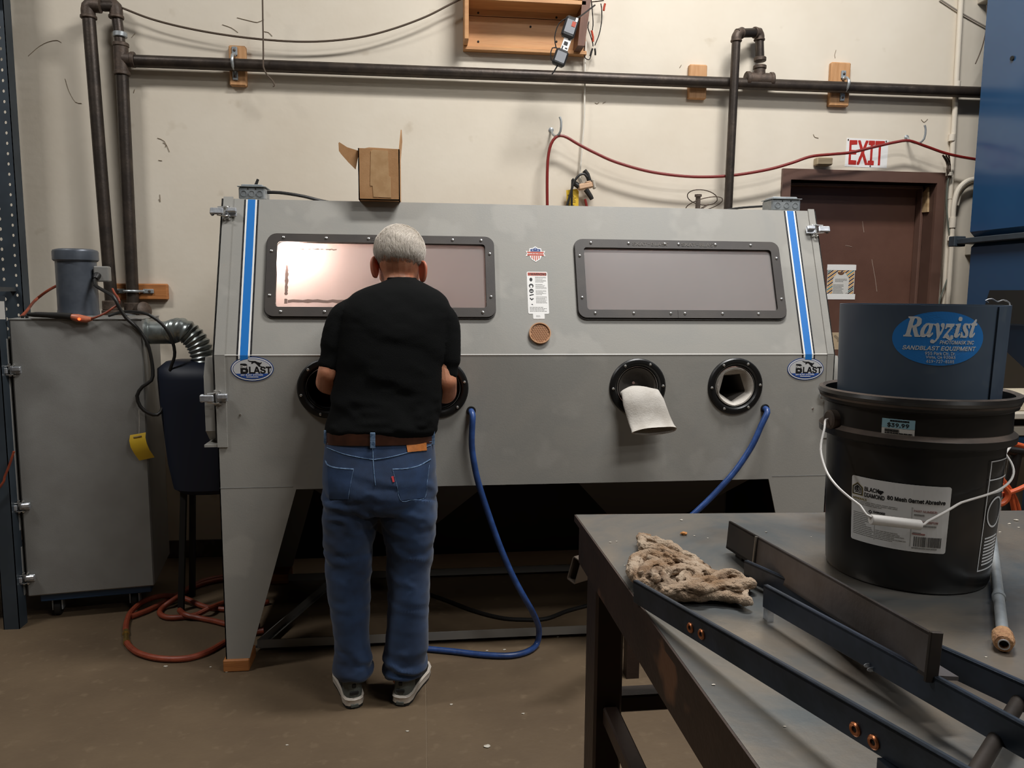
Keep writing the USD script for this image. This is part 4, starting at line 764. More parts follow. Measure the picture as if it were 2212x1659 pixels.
# blue hoses
YH = YF - .012
single('blue_hose', 'blue hose leaving the cabinet right of the man and curling on the floor', 'hose', tube([V(.196, YF + .04, 1.036), V(.196, YF - .01, 1.034), V(.2, YF - .032, 1.02)] + [at(x, y, Y=YF - .035) for x, y in ((1020, 920), (1019, 960), (1024, 1000), (1034, 1045), (1055, 1110), (1080, 1180), (1108, 1245), (1135, 1295))] + [at(1152, 1325, Y=YF - .0), at(1164, 1358, Y=YF + .06), at(1160, 1390, Z=.02), at(1140, 1407, Z=.0135), at(1100, 1416, Z=.0135), at(1040, 1414, Z=.0135), at(980, 1407, Z=.0135), at(915, 1401, Z=.0135), at(840, 1395, Z=.0135)], .0125, 12), m_hoseblue)
single('blue_hose', 'blue hose leaving the cabinet on the right and dropping behind the work table', 'hose', tube([V(1.415, YF + .04, 1.033), V(1.414, YF - .01, 1.032), V(1.412, YF - .03, 1.02)] + [at(x, y, Y=YF - .035) for x, y in ((1644, 920), (1625, 962), (1590, 1015), (1550, 1060), (1515, 1095), (1480, 1125), (1440, 1150))] + [V(.9, 3.0, .4), V(.95, 3.03, .05), V(1.1, 3.08, .0135), V(1.35, 3.15, .0135)], .0125, 12), m_hoseblue)
# ================================================================== dust collector on the left
ca, cbk = V(-1.765, 3.556, .12), V(-1.246, 3.637, .12)
CX = (cbk - ca); CWD = np.linalg.norm(CX); CX /= CWD; CYB = V(-CX[1], CX[0], 0); CZ = V(0, 0, 1)    # along the front, backwards, up
CDEP, CTOP = .46, 1.372
def cl(x, y, z): return V(ca[0], ca[1], 0) + CX * x + CYB * y + CZ * z
def cbox(x0, x1, y0, y1, z0, z1, r=0.0): return obx(cl((x0 + x1) / 2, (y0 + y1) / 2, (z0 + z1) / 2), CX, CYB, CZ, (x1 - x0, y1 - y0, z1 - z0), r)
dc = thing('dust_collector', 'grey steel dust collector cabinet on casters with a motor on top', 'dust collector', cl(CWD / 2, CDEP / 2, 0))
part(dc, 'body', cbox(0, CWD, 0, CDEP, .125, CTOP, .006), m_grey2)
part(dc, 'top_lip', cbox(-.002, CWD + .002, -.003, CDEP, CTOP - .004, CTOP + .003, .002), m_grey2)
u1 = part(dc, 'side_door', cbox(-.044, -.012, 0, CDEP - .03, .43, 1.29, .004), m_grey2, 'upper side door standing slightly proud')
part(u1, 'gap', cbox(-.012, 0, .02, CDEP - .03, .2, 1.28), m_gap)
u2 = part(dc, 'side_door', cbox(-.044, -.012, 0, CDEP - .03, .13, .36, .004), m_grey2, 'lower side door')
for z in (1.152, .545, .215): latch(cl(-.012, -.003, z), -CYB, CZ, CX, 'latch', dc)
dol = part(dc, 'dolly', cat(cbox(.04, CWD - .02, .03, CDEP - .03, .085, .125, .004)), m_machine2, 'dark blue dolly frame')
for x, y in ((.1, .08), (CWD - .1, .08), (.1, CDEP - .08), (CWD - .1, CDEP - .08)):
    w = part(dc, 'caster', cat(cyl(cl(x - .014, y, .036), cl(x + .014, y, .036), .036, n=20, ch=.004)), m_black)
    part(w, 'fork', cat(cbox(x - .022, x - .017, y - .02, y + .02, .03, .09), cbox(x + .017, x + .022, y - .02, y + .02, .03, .09), cbox(x - .03, x + .03, y - .03, y + .03, .082, .088)), m_galv)
# motor
mc = cl(.235, .16, CTOP); 
part(dc, 'motor', lathe([(.086, .004), (.086, .03), (.084, .04), (.084, .255), (.088, .256), (.094, .262), (.094, .298), (.09, .306), (.07, .312), (.03, .314)], mc, (0, 0, 1), 40), M('motor_grey', '#5c626b', .35, .3, col2='#4d535c', scale=8), 'cylindrical grey motor')
part(dc, 'motor_base', lathe([(.1, 0), (.1, .008), (.086, .012)], mc, (0, 0, 1), 32), m_grey2)
jb = mc + CX * .118 + V(0, -.03, .2)
part(dc, 'motor_box', obx(jb, CX, CYB, CZ, (.062, .06, .07), .005), m_grey2, 'switch box on the side of the motor')
part(dc, 'cable_gland', lathe([(.016, 0), (.016, .012), (.01, .03)], jb + V(-.01, -.03, -.005), (0, -.8, -.6), 14), m_cord)
for x in (.045, .062): part(dc, 'button', cyl(cl(x, .03, CTOP), cl(x, .03, CTOP + .014), .006, n=10), m_black)
pc = cl(CWD, .1, 1.305)
# duct
single('flex_duct', 'silver corrugated flexible duct curving down from the collector to the blue drum', 'duct', cat(cyl(pc, pc + CX * .012, .064, n=28), tube([pc, pc + CX * .05, pc + CX * .1, pc + CX * .12], .053, 28, step=.02),
   tube([pc + CX * .11] + [at(x, y, Y=3.68) for x, y in ((393, 713), (413, 728), (428, 750), (437, 775), (440, 800))], .052, 28, step=.0022, rr=None)), m_duct) if 0 else None
path = spline([pc + CX * .1] + [at(x, y, Y=3.7) for x, y in ((390, 712), (410, 722), (427, 742), (437, 766), (441, 790), (441, 815))], .003)
rr = .052 + .0035 * np.sin(np.arange(len(path)) / len(path) * 2 * math.pi * 17)
t = thing('flex_duct', 'silver corrugated flexible duct curving down from the collector', 'duct', path[len(path) // 2])
part(t, 'collar', cat(cyl(pc, pc + CX * .014, .066, n=28), cyl(pc, pc + CX * .115, .053, n=28)), m_duct)
part(t, 'corrugated_bend', tube(path, .052, 28, sm=False, rr=rr), m_duct)
part(t, 'clamp', cat(cyl(path[-1] + V(0, 0, .01), path[-1] - V(0, 0, .02), .058, n=28), obx(path[-1] + V(.05, -.035, .01), X_, V(0, 1, 0), CZ, (.05, .01, .02), .003)), m_galv, 'hose clamp with a bright screw')
# blue drum (reclaimer) behind the cabinet end
dk = path[-1]
t = thing('dust_drum', 'dark navy dust drum with a shoulder, between the collector and the cabinet', 'drum', (-1.03, 3.72, 0))
part(t, 'inlet', tube([dk + V(0, 0, .0), dk + V(.0, 0, -.06), dk + V(.01, 0, -.16)], .062, 28, rr=[.06, .066, .085]), m_navyd)
def er(cx, cy, z, a, b): th_ = np.arange(40) / 40 * 2 * np.pi; return np.stack([cx + a * np.sign(np.cos(th_)) * abs(np.cos(th_)) ** .75, cy + b * np.sign(np.sin(th_)) * abs(np.sin(th_)) ** .75, np.full(40, z)], 1)
part(t, 'drum', loft([er(-1.0, 3.72, .56, .12, .1), er(-1.0, 3.72, .585, .155, .13), er(-1.005, 3.72, .7, .17, .14), er(-1.01, 3.72, 1.0, .19, .15), er(-1.01, 3.72, 1.1, .195, .15), er(-1.035, 3.72, 1.145, .17, .13), er(-1.07, 3.72, 1.175, .1, .08), er(-1.08, 3.72, 1.182, .05, .04)]), m_navyd)
part(t, 'stand', cat(*[beam((-1.0 + sx * .13, 3.72 + sy * .09, 0), (-1.0 + sx * .1, 3.72 + sy * .07, .58), .025, .025, (0, 1, 0)) for sx in (-1, 1) for sy in (-1, 1)]), m_gap)
# cords of the collector
def cp(px_, py_, off=-.012): # a point on the collector's front plane
    d = ray(px_, py_); n = CYB; o = cl(0, off, 0); return EYE + d * ((o - EYE) @ n / (d @ n))
single('motor_cord', 'black cord looping from the motor box down the front of the collector to the drum', 'cord', tube([jb + V(-.01, -.04, -.01), jb + V(-.005, -.075, -.05)] + [cp(244, 640, -.03), cp(256, 662, -.03), cp(272, 686, -.02), cp(296, 708), cp(315, 735), cp(325, 765), cp(330, 800, -.02), cp(327, 822, -.03), cp(308, 835, -.03), cp(296, 855, -.03), cp(303, 878, -.03), cp(320, 892, -.03), cp(340, 896, -.03), cp(352, 880, -.02), cp(350, 850, .0)], .0078, 8), m_cord)
single('collector_cord', 'black cord arching over the silver duct to the drum', 'cord', tube([cl(.37, .1, CTOP + .012), cl(.44, .08, CTOP + .03)] + [at(x, y, Y=3.6) for x, y in ((310, 676), (330, 685), (350, 700), (366, 722), (376, 750), (377, 770), (372, 785), (367, 800))], .007, 8), m_cord)
single('orange_cord', 'thin orange cord rising behind the motor at the back left', 'cord', tube([cl(.03, .06, CTOP + .008), cl(.04, .1, CTOP + .03)] + [at(x, y, Y=3.95) for x, y in ((75, 650), (100, 630), (125, 616), (150, 604), (185, 590))], .0065, 8), m_hoseorange)
pl = cp(168, 687, -.018); pr = cp(188, 690, -.018)
t = thing('lit_plug', 'glowing orange plug joining two cords on the collector top edge', 'plug', pl)
part(t, 'plug_body', tube([pl + V(-.03, .0, .006), pl, pr, pr + V(.02, 0, .002)], .016, 10, sm=False, rr=[.012, .018, .015, .008]), m_plug)
part(t, 'neon_lamp', trimesh.creation.icosphere(2, .006).apply_translation(pl + V(.012, -.016, -.004)), m_led, 'lit neon indicator')
part(t, 'socket', tube([cl(.075, .0, CTOP + .02), cl(.11, -.012, CTOP + .02), pl + V(-.06, 0, .01), pl + V(-.025, 0, .006)], .012, 10, sm=False, rr=[.007, .012, .014, .016]), m_cord)
single('orange_cord', 'short orange cord running from the lit plug up to the motor box', 'cord', tube([pr + V(.01, 0, 0), cp(205, 686, -.03), cp(228, 676, -.03), cp(244, 665, -.03), cp(257, 655, -.02), cp(256, 645, -.02), cp(248, 634, .03), cp(243, 624, .06)], .005, 8), m_hoseorange)
# yellow tag on its string
a = cp(300, 940, -.02)
t = thing('yellow_tag', 'curled yellow tag hanging by a string on the collector front', 'tag', a)
part(t, 'string', tube([cp(300, 885, -.035), cp(301, 915, -.022), a], .0012, 5), m_whitecord)
rows = []
for k, (xl, yl, xr, yr, off) in enumerate(((281, 940, 315, 934, -.02), (279, 952, 314, 945, -.03), (282, 966, 317, 958, -.036), (290, 980, 323, 972, -.03), (301, 995, 334, 988, -.018))):
    rows.append(np.array([cp(xl + (xr - xl) * u, yl + (yr - yl) * u, off) for u in np.linspace(0, 1, 5)]))
G = np.array(rows); v = np.vstack([G.reshape(-1, 3), G.reshape(-1, 3) + V(0, .001, 0)]); f = []
for i in range(4):
    for j in range(4):
        q = i * 5 + j; f += [[q, q + 5, q + 6], [q, q + 6, q + 1], [q + 25, q + 31, q + 30], [q + 25, q + 26, q + 31]]
part(t, 'card', trimesh.Trimesh(v, np.array(f), process=False), m_yellow)
part(t, 'header', tube([G[0, 1] + (G[1, 1] - G[0, 1]) * .6 + V(0, -.001, 0), G[0, 3] + (G[1, 3] - G[0, 3]) * .6 + V(0, -.001, 0)], .004, 4, sm=False), M('tag_ink_dark', '#6a5210', .6))

# ------------------------------------------------------------------ pallet rack at the left edge
t = thing('pallet_rack', 'dark blue-grey pallet rack upright with rows of punched holes at the left edge', 'rack', (-1.95, 3.9, 0))
def upright(xa, xb, y, z1, holes, name='upright'):
    P_ = sbox(xa, 0, xb, z1); rg = []
    if holes:
        for k in range(int((z1 - .3) / .05)):
            rg.append(ell(xa + (xb - xa) * .35, .25 + k * .05, .007, .009, 3)); rg.append(ell(xa + (xb - xa) * .8, .27 + k * .05, .006, .008, 3))
    P_ = P_.difference(unary_union(rg)) if rg else P_
    return part(t, name, cat(face(P_, y, 0, .003), bx((xa, y, 0), (xa + .003, y + .07, z1)), bx((xb - .003, y, 0), (xb, y + .07, z1))), m_rack)
xr = at(50, 650, Y=4.2)[0]; upright(xr - .13, xr, 4.2, 3.3, True)
xn = at(-4, 700, Y=3.5)[0]; upright(xn - .066, xn, 3.5, 1.47, False); 
part(t, 'shelf_beam', bx((-3.0, 3.44, 1.33), (xn, 3.5, 1.47), .004), m_rack); part(t, 'shelf_beam', bx((-3.2, 4.14, 2.9), (xr, 4.2, 3.02), .004), m_rack)
for z in (.3, .9, 1.5): part(t, 'brace', beam((xr - .06, 4.25, z), (xn - .05, 3.54, z + .35 if z < 1.2 else z), .03, .02), m_rack)
b = at(0, 690, Y=3.43); part(t, 'price_label', bx((b[0] - .05, 3.437, b[2]), (b[0] + .016, 3.44, b[2] + .075)), m_paper, 'pale paper label on the beam')
part(t, 'lower_deck', bx((-3.0, 3.52, .33), (xn - .02, 4.14, .36), .003), m_shelfd)
rg = random.Random(7)
for k, (y0, c) in enumerate(((1052, '#6f695c'), (1092, '#565048'), (1125, '#66604f'), (1150, '#5d564a'))):
    p = at(11, y0 + 28, Y=3.65); h = .055
    single('stacked_can', ['topmost', 'second', 'third', 'lowest'][k] + ' of the grey paint cans stacked at the far left edge', 'can', lathe([(.07, 0), (.073, .003), (.073, h - .004), (.07, h), (.066, h), (.066, h - .006), (0, h - .006)], (p[0] - .09, 3.65, .36 + (3 - k) * (h + .0005)), (0, 0, 1), 24, cap=False), M('can_%d' % k, c, .5, .3), group='paint cans on the rack')
p = at(14, 1185, Y=3.54); single('white_carton', 'small white carton on the low rack deck at the left edge', 'box', bx((p[0] - .1, 3.53, .36), (p[0], 3.57, .405), .003), m_white)
single('lead_cord', 'thin reddish cord hanging down beside the rack at the left edge', 'cord', tube([at(x, y, Y=3.48) for x, y in ((30, 975), (22, 1000), (10, 1030), (-6, 1060))] + [V(-2.1, 3.5, .3), V(-2.2, 3.5, .012)], .005, 7), m_hoseorange)

# ------------------------------------------------------------------ orange air hose on the floor
G = lambda x, y, z=.013: at(x, y, Z=z)
t = thing('air_hose', 'dull orange air hose coiled on the floor between the collector and the cabinet leg', 'hose', G(380, 1380))
part(t, 'hose_run', tube([G(274, 1388), G(281, 1398), G(300, 1411), G(335, 1421), G(375, 1424), G(415, 1420), G(455, 1405), G(490, 1385), G(530, 1370), G(570, 1362, .02)], .0125, 10), m_hoseorange)
part(t, 'fitting', cat(tube([G(274, 1388), G(272, 1378), G(272, 1366)], .011, 10, sm=False), cyl(G(272, 1370), G(272, 1364), .0145, n=6), cyl(G(273, 1384), G(274, 1389), .0145, n=8)), m_brass, 'brass hose coupling')
part(t, 'hose_end', tube([G(272, 1366), G(272, 1352), G(276, 1336), G(283, 1322, .02), G(305, 1302, .03), G(335, 1290, .035), G(365, 1287, .035), G(400, 1293, .03), G(440, 1310), G(480, 1316), G(520, 1314), G(580, 1300)], .0125, 10), m_hoseorange)
part(t, 'hose_loop', tube([G(284, 1332), G(320, 1318), G(360, 1298), G(400, 1275), G(440, 1255), G(490, 1245), G(560, 1236)], .0125, 10), m_hoseorange)
part(t, 'hose_loop', tube([G(560, 1250), G(480, 1252), G(420, 1268), G(380, 1292, .038), G(352, 1312), G(345, 1325), G(362, 1334), G(395, 1333), G(425, 1328), G(450, 1315, .038), G(490, 1300), G(560, 1280)], .0125, 10), m_hoseorange)
part(t, 'hose_loop', tube([G(388, 1318), G(400, 1328, .026), G(430, 1335), G(465, 1342), G(500, 1350), G(560, 1352)], .0125, 10), m_hoseorange)
# cable under the cabinet and odd bits
single('floor_cable', 'dark cable lying in a wide arc on the floor under the cabinet', 'cable', tube([G(900, 1275, .01), G(960, 1295, .01), G(1020, 1318, .01), G(1080, 1334, .01), G(1130, 1338, .01), G(1180, 1336, .01), G(1230, 1318, .01), G(1300, 1300, .01)], .009, 8), m_cord)
p = at(1240, 1232, Y=2.6); t = thing('steel_tube_offcut', 'rectangular steel tube sticking out left of the work table under its top', 'steel tube', (p[0] + .2, 2.5, 0))
dv = V(.8, .6, -.05); dv /= np.linalg.norm(dv); sv = np.cross(dv, V(.42, 0, .9)); sv /= np.linalg.norm(sv); uv = np.cross(sv, dv)
o = rrect(-.021, -.047, .021, .047, .006).difference(rrect(-.017, -.043, .017, .043, .004))
uv = uv if np.cross(sv, uv) @ dv > 0 else -uv; part(t, 'tube_wall', prism(o, p, sv, uv, .5), M('tube_steel', '#6b6055', .5, .4))
part(t, 'trestle', cat(beam(p + dv * .35 + V(0, 0, -.05), (p[0] + .28, p[1] + .21, 0), .05, .05, (0, 1, 0))), m_tabled)
single('foot_pedal', 'black foot pedal plate standing beside the right shoe', 'foot pedal', cat(bx(at(915, 1466, Z=0) + V(0, .0, 0), at(921, 1466, Z=0) + V(.002, .11, .13), .002), bx(at(885, 1440, Z=0) + V(0, .03, 0), at(921, 1440, Z=0) + V(0, .1, .02), .004)), m_black)
rg = random.Random(3); chips = []
for x, y, s in ((1052, 1613, .012), (358, 1440, .008), (455, 1441, .005), (489, 1452, .006), (975, 1522, .006), (1130, 1542, .006), (1090, 1404, .007), (1052, 1406, .006), (1205, 1376, .006), (620, 1610, .005), (880, 1580, .006)):
    p = G(x, y, 0); q = trimesh.creation.icosphere(1, s * .8); q.vertices *= (1 + .5 * (np.random.RandomState(len(chips)).rand(len(q.vertices), 1) - .5)) * V(1.2, .8, .3); q.apply_translation(p + V(0, 0, s * .25)); chips.append(q)
single('floor_chips', 'scattered pale chips and grit on the floor', 'debris', cat(*chips), m_pale, kind='stuff')
# ================================================================== the man
def rowring(py, l, r, Y, hd, n=48, pw=.85, front=None, tilt=0.0):
    a, b = at(l, py, Y=Y), at(r, py, Y=Y); c = (a + b) / 2; w = np.linalg.norm(b - a) / 2; t_ = np.arange(n) / n * 2 * np.pi
    cx, sy = np.cos(t_), np.sin(t_); k = np.where(sy > 0, (front or hd), hd)
    return np.stack([c[0] + w * np.sign(cx) * abs(cx) ** pw, c[1] + k * np.sign(sy) * abs(sy) ** pw, c[2] - tilt * k * np.sign(sy) * abs(sy) ** pw], 1)
def rings_loft(rows, **k):
    # resample rows smoothly
    R = np.array(rows, float); out = []
    S = spline(np.c_[R[:, 0], np.zeros((len(R), 2))], 1e9)
    ts = np.linspace(0, len(R) - 1, len(R) * 4)
    P_ = np.stack([np.interp(ts, range(len(R)), R[:, i]) for i in range(R.shape[1])], 1)
    from scipy.ndimage import gaussian_filter1d
    Q = gaussian_filter1d(P_, 1.6, axis=0, mode='nearest'); Q[0], Q[-1] = P_[0], P_[-1]
    return loft([rowring(*q, **k) for q in Q])
YH = 2.93
pm = thing('person', 'white-haired man seen from behind in black t-shirt and blue jeans, arms in the cabinet', 'person', at(817, 1500, Z=0))
pj = lambda x, y, Y: at(x, y, Y=Y)
hc = pj(862, 548, YH)
J = {'cran': (hc + V(0, .0, .008), .083), 'occ': (hc + V(0, -.028, -.004), .074), 'fore': (hc + V(0, .055, -.012), .068), 'jaw': (hc + V(0, .062, -.095), .042), 'chin': (hc + V(0, .088, -.12), .022), 'jl': (hc + V(-.045, .02, -.085), .03), 'jr': (hc + V(.045, .02, -.085), .03),
     'nose': (hc + V(0, .122, -.055), .012), 'nb': (hc + V(0, .108, -.02), .012), 'nk1': (hc + V(0, -.012, -.08), .056), 'nk0': (pj(866, 645, 2.86), .056),
     'chest': (pj(850, 760, 2.82), .085), 'shl': (pj(765, 685, 2.82), .034), 'shr': (pj(945, 692, 2.82), .034), 'belly': (pj(830, 900, 2.79), .09),
     'ell': (pj(711, 803, 2.79), .040), 'elr': (pj(963, 822, 2.79), .040), 'wrl': (V(-.35, 3.12, 1.115), .029), 'wrr': (V(.05, 3.12, 1.11), .029), 'fal': (pj(707, 826, 2.86), .042), 'far': (pj(962, 848, 2.86), .042),
     'hipl': (pj(770, 1040, 2.76), .08), 'hipr': (pj(870, 1040, 2.76), .08), 'knl': (pj(757, 1240, 2.75), .05), 'knr': (pj(882, 1240, 2.75), .05), 'anl': (pj(764, 1462, 2.755), .036), 'anr': (pj(868, 1462, 2.755), .036)}
bones = [('cran', 'occ', 'fore'), ('fore', 'jaw', 'jl', 'jr'), ('jaw', 'chin'), ('cran', 'jl', 'jr', 'fore'), ('nb', 'nose', 'fore'), ('occ', 'nk1', 'jl', 'jr'), ('nk1', 'nk0'), ('nk0', 'chest'), ('shl', 'nk0', 'shr', 'chest'), ('chest', 'belly'), ('belly', 'hipl', 'hipr'),
         ('shl', 'ell'), ('shr', 'elr'), ('ell', 'fal'), ('fal', 'wrl'), ('elr', 'far'), ('far', 'wrr'), ('hipl', 'knl'), ('hipr', 'knr'), ('knl', 'anl'), ('knr', 'anr')]
for s, wr, sx in (('l', J['wrl'][0], 1), ('r', J['wrr'][0], -1)):
    dy = V(0, .96, -.2); J['pa' + s] = (wr + dy * .045 + V(-.028 * sx, 0, 0), .017); J['pb' + s] = (wr + dy * .045 + V(.028 * sx, 0, 0), .017); J['pc' + s] = (wr + dy * .095 + V(-.034 * sx, 0, 0), .012); J['pd' + s] = (wr + dy * .095 + V(.03 * sx, 0, 0), .012)
    bones += [('wr' + s, 'pa' + s, 'pb' + s), ('pa' + s, 'pb' + s, 'pc' + s, 'pd' + s)]
    for i, (L_, ox) in enumerate(((.07, -.034), (.082, -.012), (.086, .01), (.078, .03))):
        o = wr + dy * .092 + V(ox * sx, 0, 0)
        for k, (fr_, dn) in enumerate(((.0, 0), (.45, -.012), (.75, -.034), (.95, -.058))): J['f%s%d%d' % (s, i, k)] = (o + dy * L_ * fr_ + V(0, 0, dn), .0095 - .0008 * k)
        bones += [('f%s%d%d' % (s, i, k), 'f%s%d%d' % (s, i, k + 1)) for k in range(3)]
    o = wr + dy * .03 + V(.03 * sx, 0, -.01)
    for k, q in enumerate(((0, 0, 0), (.025, .03, -.012), (.03, .06, -.026))): J['t%s%d' % (s, k)] = (o + V(q[0] * sx, q[1], q[2]), .011 - .001 * k)
    bones += [('t%s0' % s, 't%s1' % s), ('t%s1' % s, 't%s2' % s)]
body = part(pm, 'body', blob(J, bones, .009, 8), m_skin)
# ears, eyes, mouth, glasses
def ear(c, sx, k=1.12):
    prof = [(0, -.034), (.012, -.031), (.02, -.015), (.024, .004), (.023, .022), (.014, .034), (0, .036), (-.008, .03), (-.011, .01), (-.008, -.015)]
    prof = [(a * k, b_ * k) for a, b_ in prof]
    P_ = Polygon(spline(np.c_[prof + prof[:1], np.zeros(11)], .003)[:, :2]).buffer(0)
    ux = V(sx * .62, -.78, 0); uy = V(0, .12, .99)
    e = prism(P_, c, ux, uy, .010); rim = tube([c + ux * p[0] * .94 + uy * p[1] * .94 + np.cross(ux, uy) * .005 for p in spline(np.c_[prof[1:7], np.zeros(6)], .004)[:, :2]], .0055, 8, sm=False)
    return soft(cat(man_or(e), rim), 4)
def man_or(t_): return tm(man(t_).refine_to_length(.006))
part(body, 'ear', ear(pj(815, 578, YH - .02) + V(-.0, 0, 0), -1), m_ear, 'left ear'); part(body, 'ear', ear(pj(913, 588, YH - .02) + V(.0, 0, 0), 1), m_ear, 'right ear')
for sx in (-1, 1): part(body, 'eye', trimesh.creation.icosphere(2, .011).apply_translation(hc + V(sx * .031, .108, -.03)), m_white)
part(body, 'mouth', tube([hc + V(-.022, .108, -.093), hc + V(0, .114, -.09), hc + V(.022, .108, -.093)], .005, 8), m_ear)
g = thing('eyeglasses', 'thin metal eyeglasses worn by the man, showing at his left cheek', 'glasses', hc + V(0, .1, -.03))
for sx in (-1, 1):
    lc = hc + V(sx * .036, .128, -.036)
    part(g, 'rim', tube([lc + V(.026 * math.cos(a), 0, .019 * math.sin(a)) for a in np.linspace(0, 2 * math.pi, 20)], .0016, 6), m_chrome)
    part(g, 'temple', tube([lc + V(sx * .026, 0, .006), lc + V(sx * .047, -.01, .004), hc + V(sx * .087, .055, -.03), hc + V(sx * .09, .0, -.022), hc + V(sx * .088, -.012, -.04)], .0018, 6), m_chrome)
part(g, 'bridge', tube([hc + V(-.01, .128, -.036), hc + V(0, .134, -.03), hc + V(.01, .128, -.036)], .0016, 6), m_chrome)
# hair
sph = trimesh.creation.icosphere(5, 1.0); vv = np.array(sph.vertices)
hair = vv * V(.0905, .115, .098) + hc + V(0, .008, .006)
hair[:, 0] += .002
low_ = np.clip((hc[2] - .0 - hair[:, 2]) / .09, 0, 1); hair[:, 0] = hc[0] + (hair[:, 0] - hc[0]) * (1 - .06 * low_); hair[:, 1] += .018 * low_ * (vv[:, 1] < 0)
nz = meshkit.fbm(hair * V(60, 60, 25), 3, 5) - .5; hair += vv * (nz * .006)[:, None]
line = hc[2] - .058 + .05 * np.clip(vv[:, 1] + .25, 0, 1) * 1.7 + .006 * np.sin(hair[:, 0] * 90)
keep = hair[:, 2] > line
f = sph.faces[keep[sph.faces].all(1)]; hm = trimesh.Trimesh(hair, f, process=False); hm.remove_unreferenced_vertices()
m_hair = hair_mat(hc[2] - .07, hc[2] + .03)
hp = part(body, 'hair', hm, m_hair, 'short white hair, closely clipped at the nape', smooth=True)
rgn = np.random.RandomState(2); pick = rgn.choice(len(hm.vertices), 5200); base = np.array(hm.vertices)[pick]; nrm = (base - hc) / np.linalg.norm(base - hc, axis=1, keepdims=True)
flow = np.c_[np.sin(base[:, 2] * 40 + base[:, 0] * 30) * .5, -.6 * np.ones(len(base)), -.9 * np.ones(len(base))] + rgn.normal(0, .22, (len(base), 3)); flow -= nrm * (flow * nrm).sum(1)[:, None]; flow /= np.linalg.norm(flow, axis=1, keepdims=True)
hgt = np.clip((base[:, 2] - hc[2] + .06) / .08, .25, 1)[:, None]
seg = [base - nrm * .002, base + nrm * .0035 * hgt + flow * .007 * hgt, base + nrm * .004 * hgt + flow * .015 * hgt, base + nrm * .002 * hgt + flow * .022 * hgt]
pts = np.stack(seg, 1).reshape(-1, 3) - LOC[pm]
pth = new_path(hp, 'hair_strands'); cv = UsdGeom.BasisCurves.Define(stage, pth); cv.CreateTypeAttr('cubic'); cv.CreateBasisAttr('catmullRom'); cv.CreateWrapAttr('pinned')
cv.CreatePointsAttr(Vt.Vec3fArray.FromNumpy(pts.astype(np.float32))); cv.CreateCurveVertexCountsAttr(Vt.IntArray.FromNumpy(np.full(len(base), 4, np.int32))); cv.CreateWidthsAttr(Vt.FloatArray([.0006])); cv.SetWidthsInterpolation('constant')
UsdShade.MaterialBindingAPI.Apply(cv.GetPrim()).Bind(m_hair); tag(cv.GetPrim(), kind='stuff')

# t-shirt
tor = rings_loft([(601, 842, 893, 2.885, .05), (611, 822, 912, 2.872, .07), (623, 786, 940, 2.858, .088), (638, 757, 962, 2.845, .098), (662, 738, 976, 2.832, .112), (700, 731, 973, 2.82, .124), (735, 729, 967, 2.815, .13), (780, 727, 961, 2.805, .132), (850, 717, 955, 2.795, .132), (900, 706, 950, 2.78, .135), (922, 701, 947, 2.77, .14), (932, 702, 945, 2.768, .136), (941, 708, 939, 2.765, .122)], n=64, tilt=.1)
def sleeve(pts, rr): return tube(pts, .05, 28, step=.015, rr=rr)
slv = [sleeve([pj(800, 672, 2.835), pj(762, 676, 2.83), pj(740, 694, 2.822), pj(727, 735, 2.81), pj(719, 775, 2.8), pj(713, 797, 2.797)], [.05, .056, .056, .053, .05, .0465]),
       sleeve([pj(910, 676, 2.835), pj(948, 684, 2.83), pj(964, 705, 2.822), pj(967, 750, 2.81), pj(966, 790, 2.8), pj(965, 815, 2.797)], [.05, .056, .052, .048, .045, .042])]
def ribbed(t_, seed):
    n_ = np.array(t_.vertex_normals); v_ = np.array(t_.vertices)
    w_ = meshkit.fbm(v_ * V(9, 9, 14) + 7, 3, seed) - .5; d_ = np.sin((v_[:, 2] * 34 + v_[:, 0] * 16 + w_ * 9)) * .003 * np.clip(1.25 - (v_[:, 2] - 1.0) * 2.6, .12, 1) + w_ * .012
    t_.vertices = v_ + n_ * d_[:, None]; return t_
sh = tm(m3.Manifold.batch_boolean([man(x) for x in [tor] + slv], m3.OpType.Add).refine_to_length(.014))
sh = ribbed(soft(sh, 14), 3)
shp = part(pm, 'shirt', sh, m_shirt, 'black short-sleeved t-shirt')
nkp = [p for p in rowring(603, 839, 897, 2.882, .054, 32)]
part(shp, 'collar', tube(nkp + nkp[:2], .0055, 8), m_shirt)
# jeans
pel = rings_loft([(950, 703, 938, 2.765, .122), (958, 702, 939, 2.765, .126), (985, 699, 941, 2.762, .134), (1030, 697, 943, 2.752, .146), (1065, 696, 944, 2.748, .146), (1085, 697, 944, 2.748, .138), (1104, 699, 943, 2.75, .118)], n=64, pw=.9, tilt=.08)
kw = dict(n=48, pw=.92, tilt=.34)
l1 = rings_loft([(1085, 697, 824, 2.75, .128), (1120, 697, 820, 2.75, .122), (1160, 699, 809, 2.75, .112), (1200, 701, 804, 2.75, .102), (1260, 706, 801, 2.745, .092), (1320, 714, 799, 2.742, .086), (1370, 721, 797, 2.74, .08), (1405, 724, 799, 2.74, .08), (1430, 723, 806, 2.742, .083), (1452, 722, 805, 2.745, .086), (1466, 727, 797, 2.745, .08)], **kw)
l2 = rings_loft([(1085, 816, 944, 2.75, .128), (1120, 820, 943, 2.75, .122), (1160, 828, 940, 2.75, .112), (1200, 834, 935, 2.75, .102), (1260, 837, 928, 2.745, .092), (1320, 837, 926, 2.742, .086), (1370, 834, 925, 2.74, .08), (1405, 830, 924, 2.74, .08), (1430, 828, 922, 2.742, .083), (1452, 827, 917, 2.745, .086), (1464, 832, 911, 2.745, .08)], **kw)
